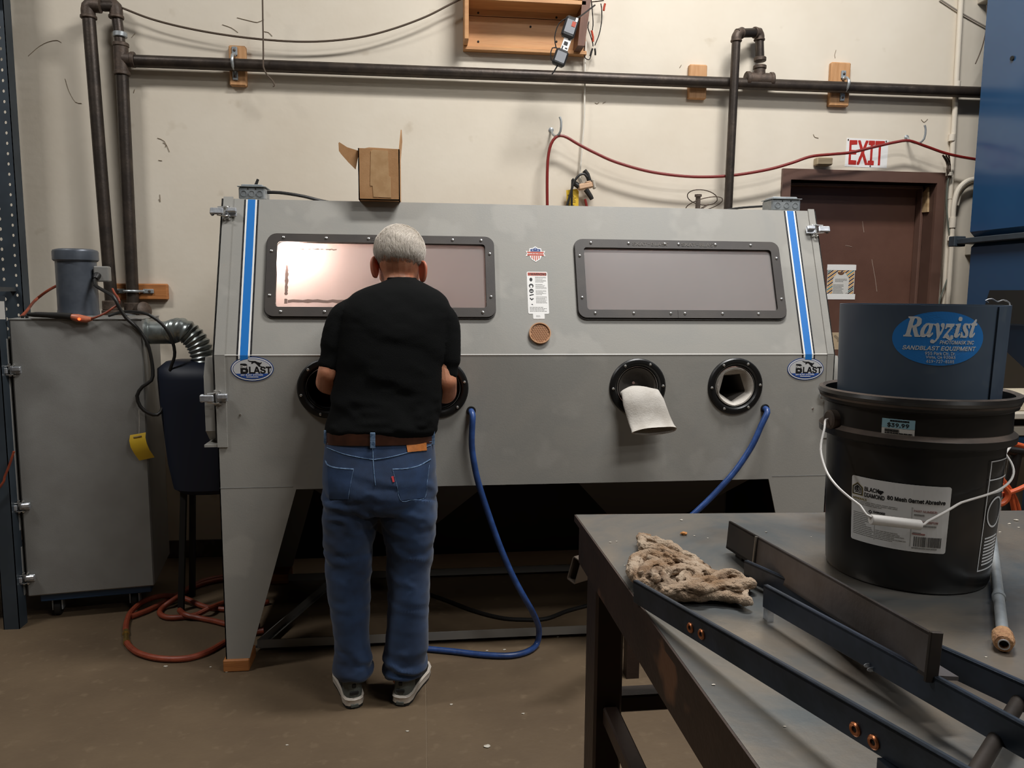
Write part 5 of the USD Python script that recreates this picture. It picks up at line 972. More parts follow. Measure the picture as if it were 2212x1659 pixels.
je = tm(m3.Manifold.batch_boolean([man(x) for x in (pel, l1, l2)], m3.OpType.Add).refine_to_length(.012)); je = soft(je, 12)
n_, v_ = np.array(je.vertex_normals), np.array(je.vertices); h_ = v_[:, 2]
w_ = meshkit.fbm(v_ * V(7, 7, 10) + 3, 3, 11) - .5
fold = np.exp(-((h_ - .52) / .16) ** 2) * .7 + np.exp(-((h_ - .13) / .07) ** 2) * 1.5 + np.exp(-((h_ - .76) / .08) ** 2) * .8 + .12
d_ = (np.sin(h_ * 62 + v_[:, 0] * 26 + w_ * 16) * .0038 + w_ * .008) * fold
je.vertices = v_ + n_ * d_[:, None]
jp = part(pm, 'jeans', je, m_denim, 'blue denim jeans')
TR, TN = np.array(je.triangles), np.array(je.face_normals)
def hit(x, y, off=.0015):
    d_ = ray(x, y); d_ = d_ / np.linalg.norm(d_); e1 = TR[:, 1] - TR[:, 0]; e2 = TR[:, 2] - TR[:, 0]; pv = np.cross(d_, e2); det = (e1 * pv).sum(1); ok = abs(det) > 1e-12; inv = np.where(ok, 1 / np.where(ok, det, 1), 0)
    tv = EYE - TR[:, 0]; u = (tv * pv).sum(1) * inv; qv = np.cross(tv, e1); v2 = (qv * d_).sum(1) * inv; t_ = (e2 * qv).sum(1) * inv
    t_ = np.where(ok & (u >= -1e-6) & (v2 >= -1e-6) & (u + v2 <= 1 + 1e-6) & (t_ > 0), t_, 1e9); k = t_.argmin()
    if t_[k] > 1e8: return None
    n = TN[k] if TN[k] @ d_ < 0 else -TN[k]; return EYE + d_ * t_[k] + n * off
def drape(pts, off=.0015, step=3):
    C = spline(np.c_[pts, np.zeros(len(pts))], step)[:, :2]; out = [hit(x, y, off) for x, y in C]; return [p for p in out if p is not None]
def seam(pts, r=.0016, mat=None, name='seam'):
    q = drape(pts, .0008)
    if len(q) > 2: part(jp, name, tube(q, r, 6, sm=False), mat or m_denimlt)
seam([(707, 967), (740, 980), (775, 988), (806, 993)]); seam([(808, 993), (840, 988), (880, 978), (930, 962)])
seam([(805, 958), (806, 990), (808, 1020), (811, 1048)]); seam([(708, 958), (760, 960), (800, 959), (850, 958), (900, 956), (934, 954)], .0012)
seam([(703, 995), (709, 1005), (728, 1011), (764, 1014)], .0024); seam([(848, 1014), (880, 1012), (905, 1006), (920, 998), (930, 992)], .0024)
seam([(764, 1014), (758, 1042), (752, 1078)], .0011); seam([(848, 1014), (857, 1048), (866, 1081), (890, 1080), (917, 1075), (922, 1045), (927, 1004)], .0012)
def patch(corners, nx, ny, th, name, mat, parent, label=None):
    (x0, y0), (x1, y1), (x2, y2), (x3, y3) = corners; A = []; 
    for j in range(ny + 1):
        for i in range(nx + 1):
            u, v3 = i / nx, j / ny; p = (np.array([x0, y0]) * (1 - u) + np.array([x1, y1]) * u) * (1 - v3) + (np.array([x3, y3]) * (1 - u) + np.array([x2, y2]) * u) * v3
            A.append(hit(*p, th))
    if any(a is None for a in A): return
    B_ = [a + (ray(500, 800) * 0 + V(0, 1, 0)) * (th + .002) for a in A]; n = (nx + 1) * (ny + 1); f = []
    for j in range(ny):
        for i in range(nx):
            q = j * (nx + 1) + i; f += [[q, q + nx + 1, q + 1], [q + 1, q + nx + 1, q + nx + 2]]; f += [[q + n, q + n + 1, q + nx + 1 + n], [q + 1 + n, q + nx + 2 + n, q + nx + 1 + n]]
    rim = [i for i in range(nx + 1)] + [j * (nx + 1) + nx for j in range(1, ny + 1)] + [ny * (nx + 1) + i for i in range(nx - 1, -1, -1)] + [j * (nx + 1) for j in range(ny - 1, 0, -1)]
    for a, b in zip(rim, rim[1:] + rim[:1]): f += [[a, b, b + n], [a, b + n, a + n]]
    part(parent, name, trimesh.Trimesh(np.array(A + B_), np.array(f), process=False), mat, label)
m_pocket = M('denim_pocket', '#21385a', .85, col2='#192b44', scale=9, bump=.1, bscale=900)
patch([(708, 1008), (763, 1015), (752, 1078), (712, 1078)], 8, 8, .002, 'back_pocket', m_pocket, jp); patch([(849, 1015), (927, 1001), (917, 1075), (866, 1081)], 10, 8, .002, 'back_pocket', m_pocket, jp)
patch([(877, 958), (920, 956), (921, 973), (880, 977)], 6, 4, .003, 'waist_patch', m_patch, jp, 'orange leather patch at the waistband')
patch([(845, 1030), (850, 1029), (852, 1041), (848, 1042)], 1, 2, .003, 'pocket_tab', m_redtab, jp, 'tiny red tab on the right pocket')
# belt and loops
b0_ = [rowring(y, 702.5, 938.5, 2.765, .126 + dd, 64, .9, tilt=.1) for y, dd in ((929, .0), (931, .003), (954, .004), (956, .001))]
part(pm, 'belt', loft(b0_), m_belt, 'brown leather belt')
for x, y0, y1 in ((804, 935, 968), (933, 930, 960), (705, 930, 958)):
    a = [at(x + (1 if x > 800 else 0), y0 + (y1 - y0) * k / 4, Y=2.765 - (.136 if 720 < x < 920 else .045)) for k in range(5)]
    part(pm, 'belt_loop', cat(*[obx((a[i] + a[i + 1]) / 2, V(1, 0, 0), V(0, 1, 0), V(0, 0, 1), (.017, .006, abs(a[i][2] - a[i + 1][2]) + .001), .001) for i in range(4)]), m_denimlt)
# shoes
def shoe(heel, yaw, label):
    h = at(*heel, Z=0) + V(0, .006, 0); fx_ = V(math.sin(yaw), math.cos(yaw), 0); sx_ = V(fx_[1], -fx_[0], 0)
    def lo(ps, zs, sc):  # outline lofts: ps (length, half width) list
        rings = []
        for z, k, tilt in zip(zs, sc, [0] * len(zs)):
            Ls = np.array([p[0] for p in ps]); Ws = np.array([p[1] for p in ps])
            up = np.r_[Ls, Ls[::-1]]; wd = np.r_[Ws, -Ws[::-1]]; m_ = .145; rings.append(np.array([h + fx_ * (m_ + (a - m_) * k[0]) + sx_ * b_ * k[1] + V(0, 0, z) for a, b_ in zip(up, wd)]))
        return loft(rings)
    out = [(0, .0), (.004, .018), (.014, .029), (.04, .036), (.09, .036), (.15, .042), (.2, .05), (.245, .046), (.28, .03), (.295, .01), (.297, 0)]
    s = part(pm, 'shoe', lo(out, [.0, .004, .012], [(1.0, 1.0), (1.02, 1.04), (1.01, 1.03)]), m_shoeblack, label)
    part(s, 'midsole', lo(out, [.008, .014, .024, .034, .04], [(1.0, 1.02), (1.02, 1.08), (1.0, 1.02), (1.03, 1.1), (.98, 1.0)]), m_shoewhite, 'thick off-white sole')
    part(s, 'heel_plug', obx(h + fx_ * .003 + V(0, 0, .012), sx_, fx_, V(0, 0, 1), (.028, .012, .013), .002), m_shoegrey)
    upp = [(.006, .0), (.01, .016), (.02, .025), (.05, .032), (.1, .034), (.15, .039), (.2, .045), (.24, .04), (.27, .026), (.283, .008), (.284, 0)]
    part(s, 'upper', lo(upp, [.03, .045, .06], [(1, 1.05), (.99, 1.02), (.96, .9)]), m_shoeblack)
    heelp = [(.004, 0), (.007, .016), (.016, .026), (.04, .033), (.075, .034), (.1, .03), (.11, 0)]
    part(s, 'heel_counter', lo(heelp, [.034, .055, .08, .1, .104], [(1.0, 1.03), (1.0, 1.0), (.985, .95), (.97, .9), (.96, .85)]), m_shoegrey, 'grey padded heel')
    part(s, 'heel_mark', cat(obx(h + fx_ * .004 + V(0, 0, .058), sx_, fx_, V(0, 0, 1), (.032, .006, .012), .002), obx(h + fx_ * .008 + V(0, 0, .083), sx_, fx_, V(0, 0, 1), (.015, .008, .018), .004)), m_shoeblack)
shoe((766, 1533), math.radians(-13), 'left running shoe'); shoe((864, 1528), math.radians(16), 'right running shoe')
# ================================================================== the work table
ZT_ = .98
tb = thing('work_table', 'heavy steel welding table with a dark brown frame in the right foreground', 'table', (1.2, 1.0, 0))
TX0, TX1, TY0 = .362, 2.05, .28
top = Polygon([(TX0, 1.742), (TX1, 1.640), (TX1, TY0), (TX0 + .012, TY0)])
part(tb, 'top_plate', prism(top, (0, 0, ZT_ - .014), (1, 0, 0), (0, 1, 0), .014), m_table)
zap = at(1391, 1462, X=TX0 + .004)[2]
part(tb, 'top_edge', prism(LineString([(TX0 - .001, 1.743), (TX0 + .011, TY0)]).buffer(.0025, cap_style=2).union(LineString([(TX0, 1.743), (TX1, 1.641)]).buffer(.002, cap_style=2)), (0, 0, ZT_ - .016), (1, 0, 0), (0, 1, 0), .0155), m_tabled)
part(tb, 'apron', cat(beam((TX0 + .012, 1.735, (ZT_ - .014 + zap) / 2), (TX0 + .022, TY0 + .01, (ZT_ - .014 + zap) / 2), .01, ZT_ - .014 - zap), beam((TX0 + .045, 1.735, zap + .004), (TX0 + .05, TY0 + .01, zap + .004), .06, .008)), m_tabled)
part(tb, 'apron', cat(beam((TX0 + .012, 1.73, (ZT_ - .014 + zap) / 2), (TX1 - .01, 1.63, (ZT_ - .014 + zap) / 2), .01, ZT_ - .014 - zap)), m_tabled)
part(tb, 'apron', cat(beam((TX1 - .012, 1.63, (ZT_ - .014 + zap) / 2), (TX1 - .012, TY0 + .01, (ZT_ - .014 + zap) / 2), .01, ZT_ - .014 - zap)), m_tabled)
part(tb, 'apron', cat(beam((TX0 + .022, TY0 + .012, (ZT_ - .014 + zap) / 2), (TX1 - .01, TY0 + .012, (ZT_ - .014 + zap) / 2), .01, ZT_ - .014 - zap)), m_tabled)
lx0 = at(1265, 1400, Y=1.72)[0]; lx1 = at(1347, 1400, Y=1.62)[0]
for x0, x1, y0, y1 in ((lx0, lx1, 1.62, 1.72), (TX1 - .12, TX1 - .02, 1.53, 1.62), (lx0 + .006, lx1 + .006, TY0 + .03, TY0 + .13), (TX1 - .12, TX1 - .02, TY0 + .03, TY0 + .13)):
    part(tb, 'leg', bx((x0, y0, 0), (x1, y1, ZT_ - .016), .006), m_tabled)
zs1, zs0 = at(1347, 1485, Y=1.68)[2], at(1347, 1520, Y=1.68)[2]
part(tb, 'stretcher', bx((lx1, 1.64, zs0), (TX1 - .12, 1.69, zs1), .004), m_tabled)
part(tb, 'stretcher', bx((lx0 + .02, TY0 + .13, zs0 - .01), (lx1 - .01, 1.62, zs1 - .01), .004), m_tabled)
part(tb, 'stretcher', bx((TX1 - .1, TY0 + .13, zs0 - .01), (TX1 - .04, 1.53, zs1 - .01), .004), m_tabled)
# ------------------------------------------------------------------ steel on the table
def angle(p, q, h, w, t=.005, lean=0.0):
    """angle iron: upright face through p-q (its lower edge), flange at the top going away from the viewer"""
    p, q = V(*p), V(*q); d = (q - p); L = np.linalg.norm(d); d /= L; n = np.cross(d, V(0, 0, 1)); n /= np.linalg.norm(n)
    if n[0] > 0: n = -n                                  # towards the left, where the viewer stands
    u = np.cross(n, d); u = u if u[2] > 0 else -u
    u = u * math.cos(lean) - n * math.sin(lean); nn = np.cross(d, u); nn = nn if nn @ n > 0 else -nn
    c = (p + q) / 2
    return cat(obx(c + u * h / 2 - nn * t / 2, d, nn, u, (L, t, h), .0008), obx(c + u * (h - t / 2) - nn * w / 2, d, nn, u, (L, w, t), .0008)), (p, d, nn, u)
def ext(p, q, k): p, q = V(*p), V(*q); return p + (q - p) * k
pA, qA = at(1368, 1301, Z=ZT_ + .001), at(1940, 1659, Z=ZT_ + .045); qA2 = ext(pA, qA, 1.35)
mA, (p, d, nn, u) = angle(pA, qA2, .038, .009)
t = thing('angle_bar', 'front blue-black angle iron bar with two pairs of copper plugs', 'steel bar', (pA + qA2) / 2)
part(t, 'bar', mA, m_bar)
for x, y in ((1492, 1356), (1516, 1370), (1848, 1575), (1888, 1603)):
    dd = ray(x, y); tt = ((p - EYE) @ nn) / (dd @ nn); c = EYE + dd * tt
    part(t, 'copper_plug', lathe([(.0035, .0), (.0035, .0022), (.0062, .003), (.0078, .0015), (.0078, 0)], c, nn, 18, cap=False), m_copper)
    part(t, 'hole', lathe([(.0036, 0), (.0036, .0006)], c, nn, 14), m_gap)
part(t, 'foot', cat(bx((qA[0] - .01, qA[1] - .02, ZT_), (qA[0] + .02, qA[1] + .02, qA[2] - .001))), m_bar)
pC, qC = at(1647, 1311, Z=ZT_ + .02), at(2145, 1602, Z=ZT_ + .03); qC2 = ext(pC, qC, 1.4)
pD, qD = at(1606, 1252, Z=ZT_ + .004), at(2190, 1530, Z=ZT_ + .02); qD2 = ext(pD, qD, 1.3)
t = thing('ladder_frame', 'welded steel frame of two long bars and round rungs lying on the table', 'steel frame', (pC + qD2) / 2)
mC, (p, d, nn, u) = angle(pC, qC2, .037, .009); part(t, 'side_bar', mC, m_bar)
for x, y in ((1877, 1437), (1884, 1446)):
    dd = ray(x, y); tt = ((p - EYE) @ nn) / (dd @ nn); part(t, 'glint_fleck', trimesh.creation.icosphere(2, .004).apply_transform(np.diag([1.6, .4, .8, 1])).apply_translation(EYE + dd * tt + nn * .0012), m_chrome)  # chrome flecks put on the bar face as painted highlights
mD, _ = angle(pD, qD2, .036, .009); part(t, 'side_bar', mD, m_bar)
r0, r1 = at(2100, 1682, Z=ZT_ + .035), at(2203, 1512, Z=ZT_ + .03); part(t, 'rung', cyl(r0, r1, .0085, n=14), m_bardk)
part(t, 'rung', cyl(ext(pC, qC, 1.36) + V(0, 0, .012), ext(pD, qD, 1.27) + V(0, 0, .012), .0085, n=14), m_bardk)
part(t, 'prop', bx(pC + V(.004, -.012, -.02), pC + V(.014, .004, -.0005)), m_chrome, 'small chrome shim, added for a bright reflection under the bar end')  # chrome block added for the bright reflection below the bar end
part(t, 'prop', bx((qC2[0], qC2[1] - .02, ZT_), (qC2[0] + .03, qC2[1] + .02, qC2[2] - .0005)), m_bardk)
pB, qB = at(1568, 1184, Z=ZT_ + .010), at(2004, 1468, Z=ZT_ + .060)
mB, (p, d, nn, u) = angle(pB, qB, .056, .006, .005, .1)
t = thing('channel_bar', 'wide steel angle with a weld seam lying across the welded frame', 'steel bar', (pB + qB) / 2)
L = np.linalg.norm(qB - pB); s = .215
def seg(a, b, hh, ww): m, _ = angle(pB + d * L * a, pB + d * L * b, hh, .005, .005, .1); c0 = pB + d * L * (a + b) / 2; return cat(m, obx(c0 + u * .003 - nn * .02, d, nn, u, (L * (b - a), .04, .005)))
part(t, 'end_piece', seg(0, s, .056, 0), m_bardk, 'dark scaled end piece'); part(t, 'long_piece', seg(s, 1, .056, 0), m_barlt, 'greyer long piece')
part(t, 'weld', tube([pB + d * L * s + nn * .002 + u * k for k in np.linspace(0, .056, 8)], .003, 8, sm=False), m_weld)
part(t, 'end_cap', obx(qB + u * .028 - nn * .004, d, nn, u, (.006, .016, .062), .001), m_bardk)
part(t, 'prop', bx((pB[0] + .012, pB[1] - .05, ZT_), (pB[0] + .03, pB[1] - .02, pB[2] + .0)), m_bardk)
# wand
w0, w1 = at(2136, 1090, Z=ZT_ + .01), at(2166, 1368, Z=ZT_ + .014)
t = thing('blast_wand', 'grey steel pipe wand with a rusty hollow fitting at its near end', 'pipe', (w0 + w1) / 2)
wd = (w1 - w0) / np.linalg.norm(w1 - w0); 
part(t, 'pipe', cyl(w0 - wd * .25, w1, .0085, n=16), m_galv); part(t, 'collar', cyl(ext(w0, w1, .8), ext(w0, w1, .815), .0105, n=16), m_galv)
part(t, 'rusty_fitting', noisy(tm(man(cat(lathe([(.006, -.002), (.012, 0), (.0145, .01), (.0145, .032), (.012, .042), (.0062, .044), (.006, .03), (.006, -.002)], w1, wd, 20, cap=False))).refine_to_length(.004)), .0016, 180, 2), m_rust, 'rust-caked fitting')
part(t, 'bore', pipe(w1 + wd * .036, w1 + wd * .046, .0078, .0014, 18), m_chrome); part(t, 'bore_floor', cyl(w1 + wd * .032, w1 + wd * .036, .0066, n=14), m_gap)
# rag
RG = [  # rolled and doubled folds of the rag: points, radius, height of the axis
 ([(1396, 1260), (1425, 1274), (1480, 1284), (1540, 1284), (1592, 1290), (1614, 1300)], [.012, .0135, .0135, .0125, .0115, .008], .011),
 ([(1545, 1272), (1590, 1262), (1620, 1262)], [.013, .013, .010], .012), ([(1500, 1262), (1535, 1252), (1570, 1238), (1602, 1246)], [.009, .0095, .0085, .007], .019),
 ([(1452, 1264), (1430, 1252), (1444, 1233), (1480, 1227), (1508, 1240), (1500, 1258), (1474, 1263)], [.008, .0085, .009, .0085, .0085, .008, .007], .019),
 ([(1466, 1250), (1484, 1241), (1492, 1253)], [.0065, .006, .006], .022), ([(1386, 1255), (1369, 1236), (1374, 1210), (1400, 1198), (1436, 1204), (1452, 1220)], [.012, .012, .012, .011, .0095, .008], .014),
 ([(1390, 1242), (1400, 1222), (1428, 1220), (1442, 1236)], [.0095, .009, .0085, .008], .021), ([(1381, 1162), (1394, 1182), (1430, 1190), (1465, 1206), (1500, 1223), (1538, 1242)], [.006, .0105, .0115, .011, .010, .009], .013),
 ([(1386, 1158), (1404, 1164), (1440, 1176), (1472, 1193), (1498, 1200)], [.006, .0075, .008, .008, .006], .010), ([(1415, 1250), (1412, 1236), (1424, 1230)], [.007, .007, .006], .026), ([(1520, 1270), (1560, 1264), (1598, 1272)], [.008, .0085, .007], .022),
 ([(1440, 1275), (1470, 1268), (1520, 1274)], [.008, .0085, .0075], .021), ([(1404, 1206), (1425, 1210), (1448, 1214)], [.006, .007, .006], .024), ([(1440, 1196), (1478, 1214), (1520, 1232)], [.006, .0065, .006], .021)]
hulls = []
for pts_, rr_, zc_ in RG:
    C_ = spline([at(x, y, Z=ZT_ + zc_ * 1.35) for x, y in pts_], .012); R_ = 1.22 * np.interp(np.linspace(0, 1, len(C_)), np.linspace(0, 1, len(rr_)), rr_)
    sp = [m3.Manifold.sphere(1, 16).scale((r, r, r * .8)).translate(list(map(float, c))) for c, r in zip(C_, R_)]
    hulls += [m3.Manifold.batch_hull([a, b]) for a, b in zip(sp, sp[1:])]
O = Polygon([tuple(at(x, y, Z=ZT_ + .004)[:2]) for x, y in [(1380, 1158), (1400, 1160), (1440, 1178), (1490, 1200), (1540, 1236), (1600, 1248), (1622, 1262), (1612, 1300), (1560, 1292), (1480, 1290), (1420, 1278), (1385, 1262), (1366, 1238), (1378, 1205)]])
hulls.append(m3.Manifold.extrude(m3.CrossSection([np.array(O.exterior.coords)[:-1]]) if O.exterior.is_ccw else m3.CrossSection([np.array(O.exterior.coords)[:-1][::-1]]), .012).translate((0, 0, ZT_)))
rm_ = m3.Manifold.batch_boolean(hulls, m3.OpType.Add).trim_by_plane((0, 0, 1), ZT_ + .0004)
rt = soft(tm(rm_.refine_to_length(.0045)), 5)
v_, n_ = np.array(rt.vertices), np.array(rt.vertex_normals); k_ = np.clip((v_[:, 2] - ZT_ - .001) / .004, 0, 1)
d_ = (meshkit.fbm(v_ * 60, 3, 4) - .5) * .011 + (meshkit.noise(v_ * 330, 2) - .5) * .0022 - np.clip(.5 - abs(meshkit.noise(v_ * V(40, 90, 60), 6) - .5) * 9, 0, .5) * .008
rt.vertices = v_ + n_ * (d_ * k_)[:, None]; rt.vertices[:, 2] = np.maximum(rt.vertices[:, 2], ZT_ + .0003)
single('shop_rag', 'crumpled dirty tan terry rag lying on the table corner', 'rag', rt, m_rag, smooth=True)
p = at(1477, 1155, Z=ZT_); q = trimesh.creation.icosphere(1, .0065); q.vertices *= (1 + .5 * (np.random.RandomState(5).rand(len(q.vertices), 1) - .5)) * V(1.2, 1, .6); q.apply_translation(p + V(0, 0, .003))
single('rust_flake', 'orange-brown flake lying behind the rag on the table', 'flake', q, M('flake_orange', '#b5793f', .8))
rg = random.Random(9); cr = []
for x, y, s in ((1472, 1124, .004), (1500, 1158, .0025), (1529, 1163, .0025), (1655, 1150, .003), (1752, 1160, .002), (1318, 1172, .003), (1332, 1170, .0025), (1541, 1480, .003), (1695, 1570, .002), (2130, 1420, .002), (2195, 1125, .006), (2180, 1132, .004), (2160, 1150, .003), (2200, 1140, .003), (1350, 1222, .002), (1930, 1620, .002)):
    q = trimesh.creation.icosphere(1, s * .75); q.vertices *= (1 + .6 * (np.random.RandomState(len(cr)).rand(len(q.vertices), 1) - .5)) * V(1.2, .8, .35); q.apply_translation(at(x, y, Z=ZT_) + V(0, 0, s * .3)); cr.append(q)
single('table_grit', 'grit and small crumbs scattered on the steel table top', 'debris', cat(*cr), m_pale, kind='stuff')
# ------------------------------------------------------------------ bucket
BC = V(.922, 1.332, ZT_)
def rb(z): return .1405 + (.1525 - .1405) * min(max(z, 0), .23) / .23
def zfront(y, r):
    d_ = ray(1990, y); o = EYE - BC; a = d_[0] ** 2 + d_[1] ** 2; b = 2 * (o[0] * d_[0] + o[1] * d_[1]); t_ = (-b - math.sqrt(b * b - 4 * a * (o[0] ** 2 + o[1] ** 2 - r * r))) / (2 * a); return (o + d_ * t_)[2]
zr0, zn1, zn0, zl0 = zfront(862, .170), zfront(897, .162), zfront(946, .162), zfront(969, .165)
bk = thing('bucket', 'black plastic bucket with a white printed label, wire bail and white grip', 'bucket', BC)
part(bk, 'body', lathe([(0, .004), (.13, .004), (.133, 0), (.138, .002), (.141, .01), (rb(.02), .02), (rb(.11), .11), (rb(.2), zl0 - .006), (.158, zl0 - .002), (.1655, zl0), (.1665, zn0 - .006), (.158, zn0), (.1575, zn1), (.165, zn1 + .004), (.1655, zn1 + .01), (.168, zn1 + .014), (.1715, zr0 - .008), (.169, zr0 - .002), (.163, zr0), (.158, zr0 - .004), (.155, zr0 - .04), (.146, .2), (.133, .02), (0, .012)], BC, (0, 0, 1), 96, cap=False), m_bucket)
part(bk, 'dusty_ledge', lathe([(.1662, zn0 - .0058), (.158, zn0 + .0012), (.1574, zn0 + .006), (.1582, zn0 + .0005), (.1655, zn0 - .0065)], BC, (0, 0, 1), 96, cap=False), m_dust); part(bk, 'dusty_ledge', lathe([(.1655, zn1 + .0105), (.1685, zn1 + .0143), (.167, zn1 + .01), (.1655, zn1 + .0105)], BC, (0, 0, 1), 96, cap=False), m_dust)
part(bk, 'dusty_rim', lathe([(.1692, zr0 - .0018), (.163, zr0 + .0004), (.1575, zr0 - .0035), (.163, zr0 - .0004)], BC, (0, 0, 1), 96, cap=False), m_dust)
def chit(x, y, r):
    d_ = ray(x, y); o = EYE - BC; a = d_[0] ** 2 + d_[1] ** 2; b = 2 * (o[0] * d_[0] + o[1] * d_[1]); c = o[0] ** 2 + o[1] ** 2 - r * r
    t_ = (-b - math.sqrt(max(b * b - 4 * a * c, 0))) / (2 * a); P_ = o + d_ * t_; return math.atan2(P_[0], -P_[1]), P_[2]
def wrap(mesh, rfun, a0, z0):   # mesh drawn in x (along the arc), y (up), z (outwards)
    v = np.array(mesh.vertices); z = z0 + v[:, 1]; R_ = np.array([rfun(q) for q in z]); a = a0 + v[:, 0] / R_.mean(); r = R_ + v[:, 2]
    m = mesh.copy(); m.vertices = np.stack([BC[0] + r * np.sin(a), BC[1] - r * np.cos(a), BC[2] + z], 1); return m
def plate(poly, lift, depth, fine=.012):
    m = prism(poly, (0, 0, lift), (1, 0, 0), (0, 1, 0), depth); return m if not fine else tm(man(m).refine_to_length(fine))
def wpart(parent, name, poly, lift, mat, rfun, a0, z0, fine=None, label=None): return part(parent, name, wrap(plate(poly, lift, .0004, fine), rfun, a0, z0), mat, label, smooth=False)
c4 = [chit(x, y, rb(.12)) for x, y in ((1844, 1024), (2054, 1052), (2044, 1196), (1837, 1164))]
la0, la1 = (c4[0][0] + c4[3][0]) / 2, (c4[1][0] + c4[2][0]) / 2; lz1, lz0 = (c4[0][1] + c4[1][1]) / 2, (c4[2][1] + c4[3][1]) / 2; rm = rb(.12); LW = (la1 - la0) * rm; LH = lz1 - lz0
lb = wpart(bk, 'label', rrect(0, 0, LW, LH, .004), .0, m_labelw, rb, la0, lz0, .008, 'white printed label')
fx_ = lambda u: u * LW
fy_ = lambda v3: v3 * LH
def lw(text, u, v3, h, **k): return words(text, h * LH, fx_(u), fy_(v3), **k)
hx, hy = fx_(.075), fy_(.80); hs = LH * .1
house = Polygon([(hx - hs * .8, hy - hs * .8), (hx + hs * .8, hy - hs * .8), (hx + hs * .8, hy + hs * .35), (hx, hy + hs * .95), (hx - hs * .8, hy + hs * .35)])
tx_ = lw('80 Mesh Garnet Abrasive', .40, .735, .055, bold=3); wd_ = tx_.bounds[2] - tx_.bounds[0]; tx_ = affinity.scale(tx_, .56 * LW / wd_, 1.0, origin=(fx_(.40), 0))
blk = unary_union([affinity.scale(lw('BLACK', .155, .80, .06, bold=2, sx=.82), 1, 1, origin=(fx_(.155), 0)), lw('DIAMOND', .155, .71, .06, bold=2, sx=.74), tx_,
                   lw('DANGER', .265, .49, .03, bold=2)])
us = words('U.S.', hs * .62, hx, hy - hs * .38, sx=.8, bold=2, anchor='c')
wpart(lb, 'lettering', blk, .0004, m_ink, rb, la0, lz0)
wpart(lb, 'house_logo', unary_union([house.difference(house.buffer(-hs * .12)), affinity.scale(house, .66, .66)]).difference(us), .0004, m_ink, rb, la0, lz0)
wpart(lb, 'gem_logo', affinity.translate(Polygon([(-.004, .002), (.004, .002), (.0055, 0), (0, -.006), (-.0055, 0)]), fx_(.335), fy_(.83)), .0004, m_ink, rb, la0, lz0)
wpart(lb, 'hazard_mark', affinity.rotate(sbox(fx_(.215), fy_(.475), fx_(.245), fy_(.475) + .03 * LW), 45).difference(affinity.rotate(sbox(fx_(.222), fy_(.475) + .007 * LW, fx_(.238), fy_(.475) + .023 * LW), 45)), .0004, m_ink, rb, la0, lz0)
wpart(lb, 'gold_lettering', unary_union([lw('MINERALS', .02, .645, .03, bold=2, sx=1.05), house.buffer(.0012).difference(house)]), .0004, M('gold_ink', '#8f8253', .5), rb, la0, lz0)
wpart(lb, 'red_lettering', unary_union([lw('PART NUMBER:', .66, .60, .032, sx=.95), lw('PRODUCT DESCRIPTION', .66, .44, .032, sx=.62), greek(fx_(.66), fy_(.255), fx_(.79), fy_(.285), 1, 3, .8)]), .0004, m_redink, rb, la0, lz0)
bars = []; rg = random.Random(5); x = fx_(.67)
while x < fx_(.93): w_b = rg.choice([.0006, .001, .0016, .0024]); bars.append(sbox(x, fy_(.085), x + w_b, fy_(.235))); x += w_b + rg.choice([.0006, .001, .0015])
gl = unary_union([greek(fx_(.03), fy_(.57), fx_(.50), fy_(.64), 3, 1, .4), greek(fx_(.03), fy_(.10), fx_(.27), fy_(.46), 13, 2, .35), greek(fx_(.29), fy_(.36), fx_(.62), fy_(.44), 3, 4, .35), greek(fx_(.29), fy_(.10), fx_(.60), fy_(.25), 6, 6, .35), greek(fx_(.66), fy_(.54), fx_(.76), fy_(.575), 1, 7, .7), greek(fx_(.66), fy_(.38), fx_(.88), fy_(.415), 1, 8, .7), greek(fx_(.66), fy_(.17) + fy_(.1), fx_(.74), fy_(.2) + fy_(.1), 1, 9, .7), greek(fx_(.66), fy_(.045), fx_(.93), fy_(.075), 1, 10, .7), LineString([(fx_(.28), fy_(.08)), (fx_(.28), fy_(.45))]).buffer(.0002), LineString([(fx_(.64), fy_(.08)), (fx_(.64), fy_(.66))]).buffer(.0002), LineString([(fx_(.02), fy_(.66)), (fx_(.97), fy_(.66))]).buffer(.0002)])
wpart(lb, 'fine_print', gl, .0004, m_greyink, rb, la0, lz0); wpart(lb, 'barcode', MultiPolygon(bars), .0004, M('barcode_grey', '#5b5a58', .5), rb, la0, lz0)
c4 = [chit(x, y, .1578) for x, y in ((1904, 901), (1975, 910), (1973, 943), (1904, 936))]; rn = lambda z: .1578
pa0, pz0 = c4[3][0], (c4[2][1] + c4[3][1]) / 2; PW, PH = (c4[1][0] - c4[0][0]) * .1578, (c4[0][1] + c4[1][1]) / 2 - pz0
ps = wpart(bk, 'price_sticker', rrect(0, 0, PW, PH, .001), 0, m_paper, rn, pa0, pz0, .006, 'price sticker')
wpart(ps, 'blue_half', sbox(0, PH * .42, PW, PH), .0004, m_pricebl, rn, pa0, pz0, .006)
wpart(ps, 'lettering', unary_union([words('$39.99', PH * .23, PW * .5, PH * .5, bold=2, anchor='c', sx=1.15), greek(PW * .25, PH * .8, PW * .85, PH * .95, 1, 3, .7), greek(PW * .1, PH * .05, PW * .95, PH * .16, 1, 4, .6)] + [sbox(PW * (.1 + .02 * i), PH * .18, PW * (.11 + .02 * i), PH * .36) for i in range(22)]), .0008, m_ink, rn, pa0, pz0)
sa = chit(2128, 1140, rb(.12))[0]
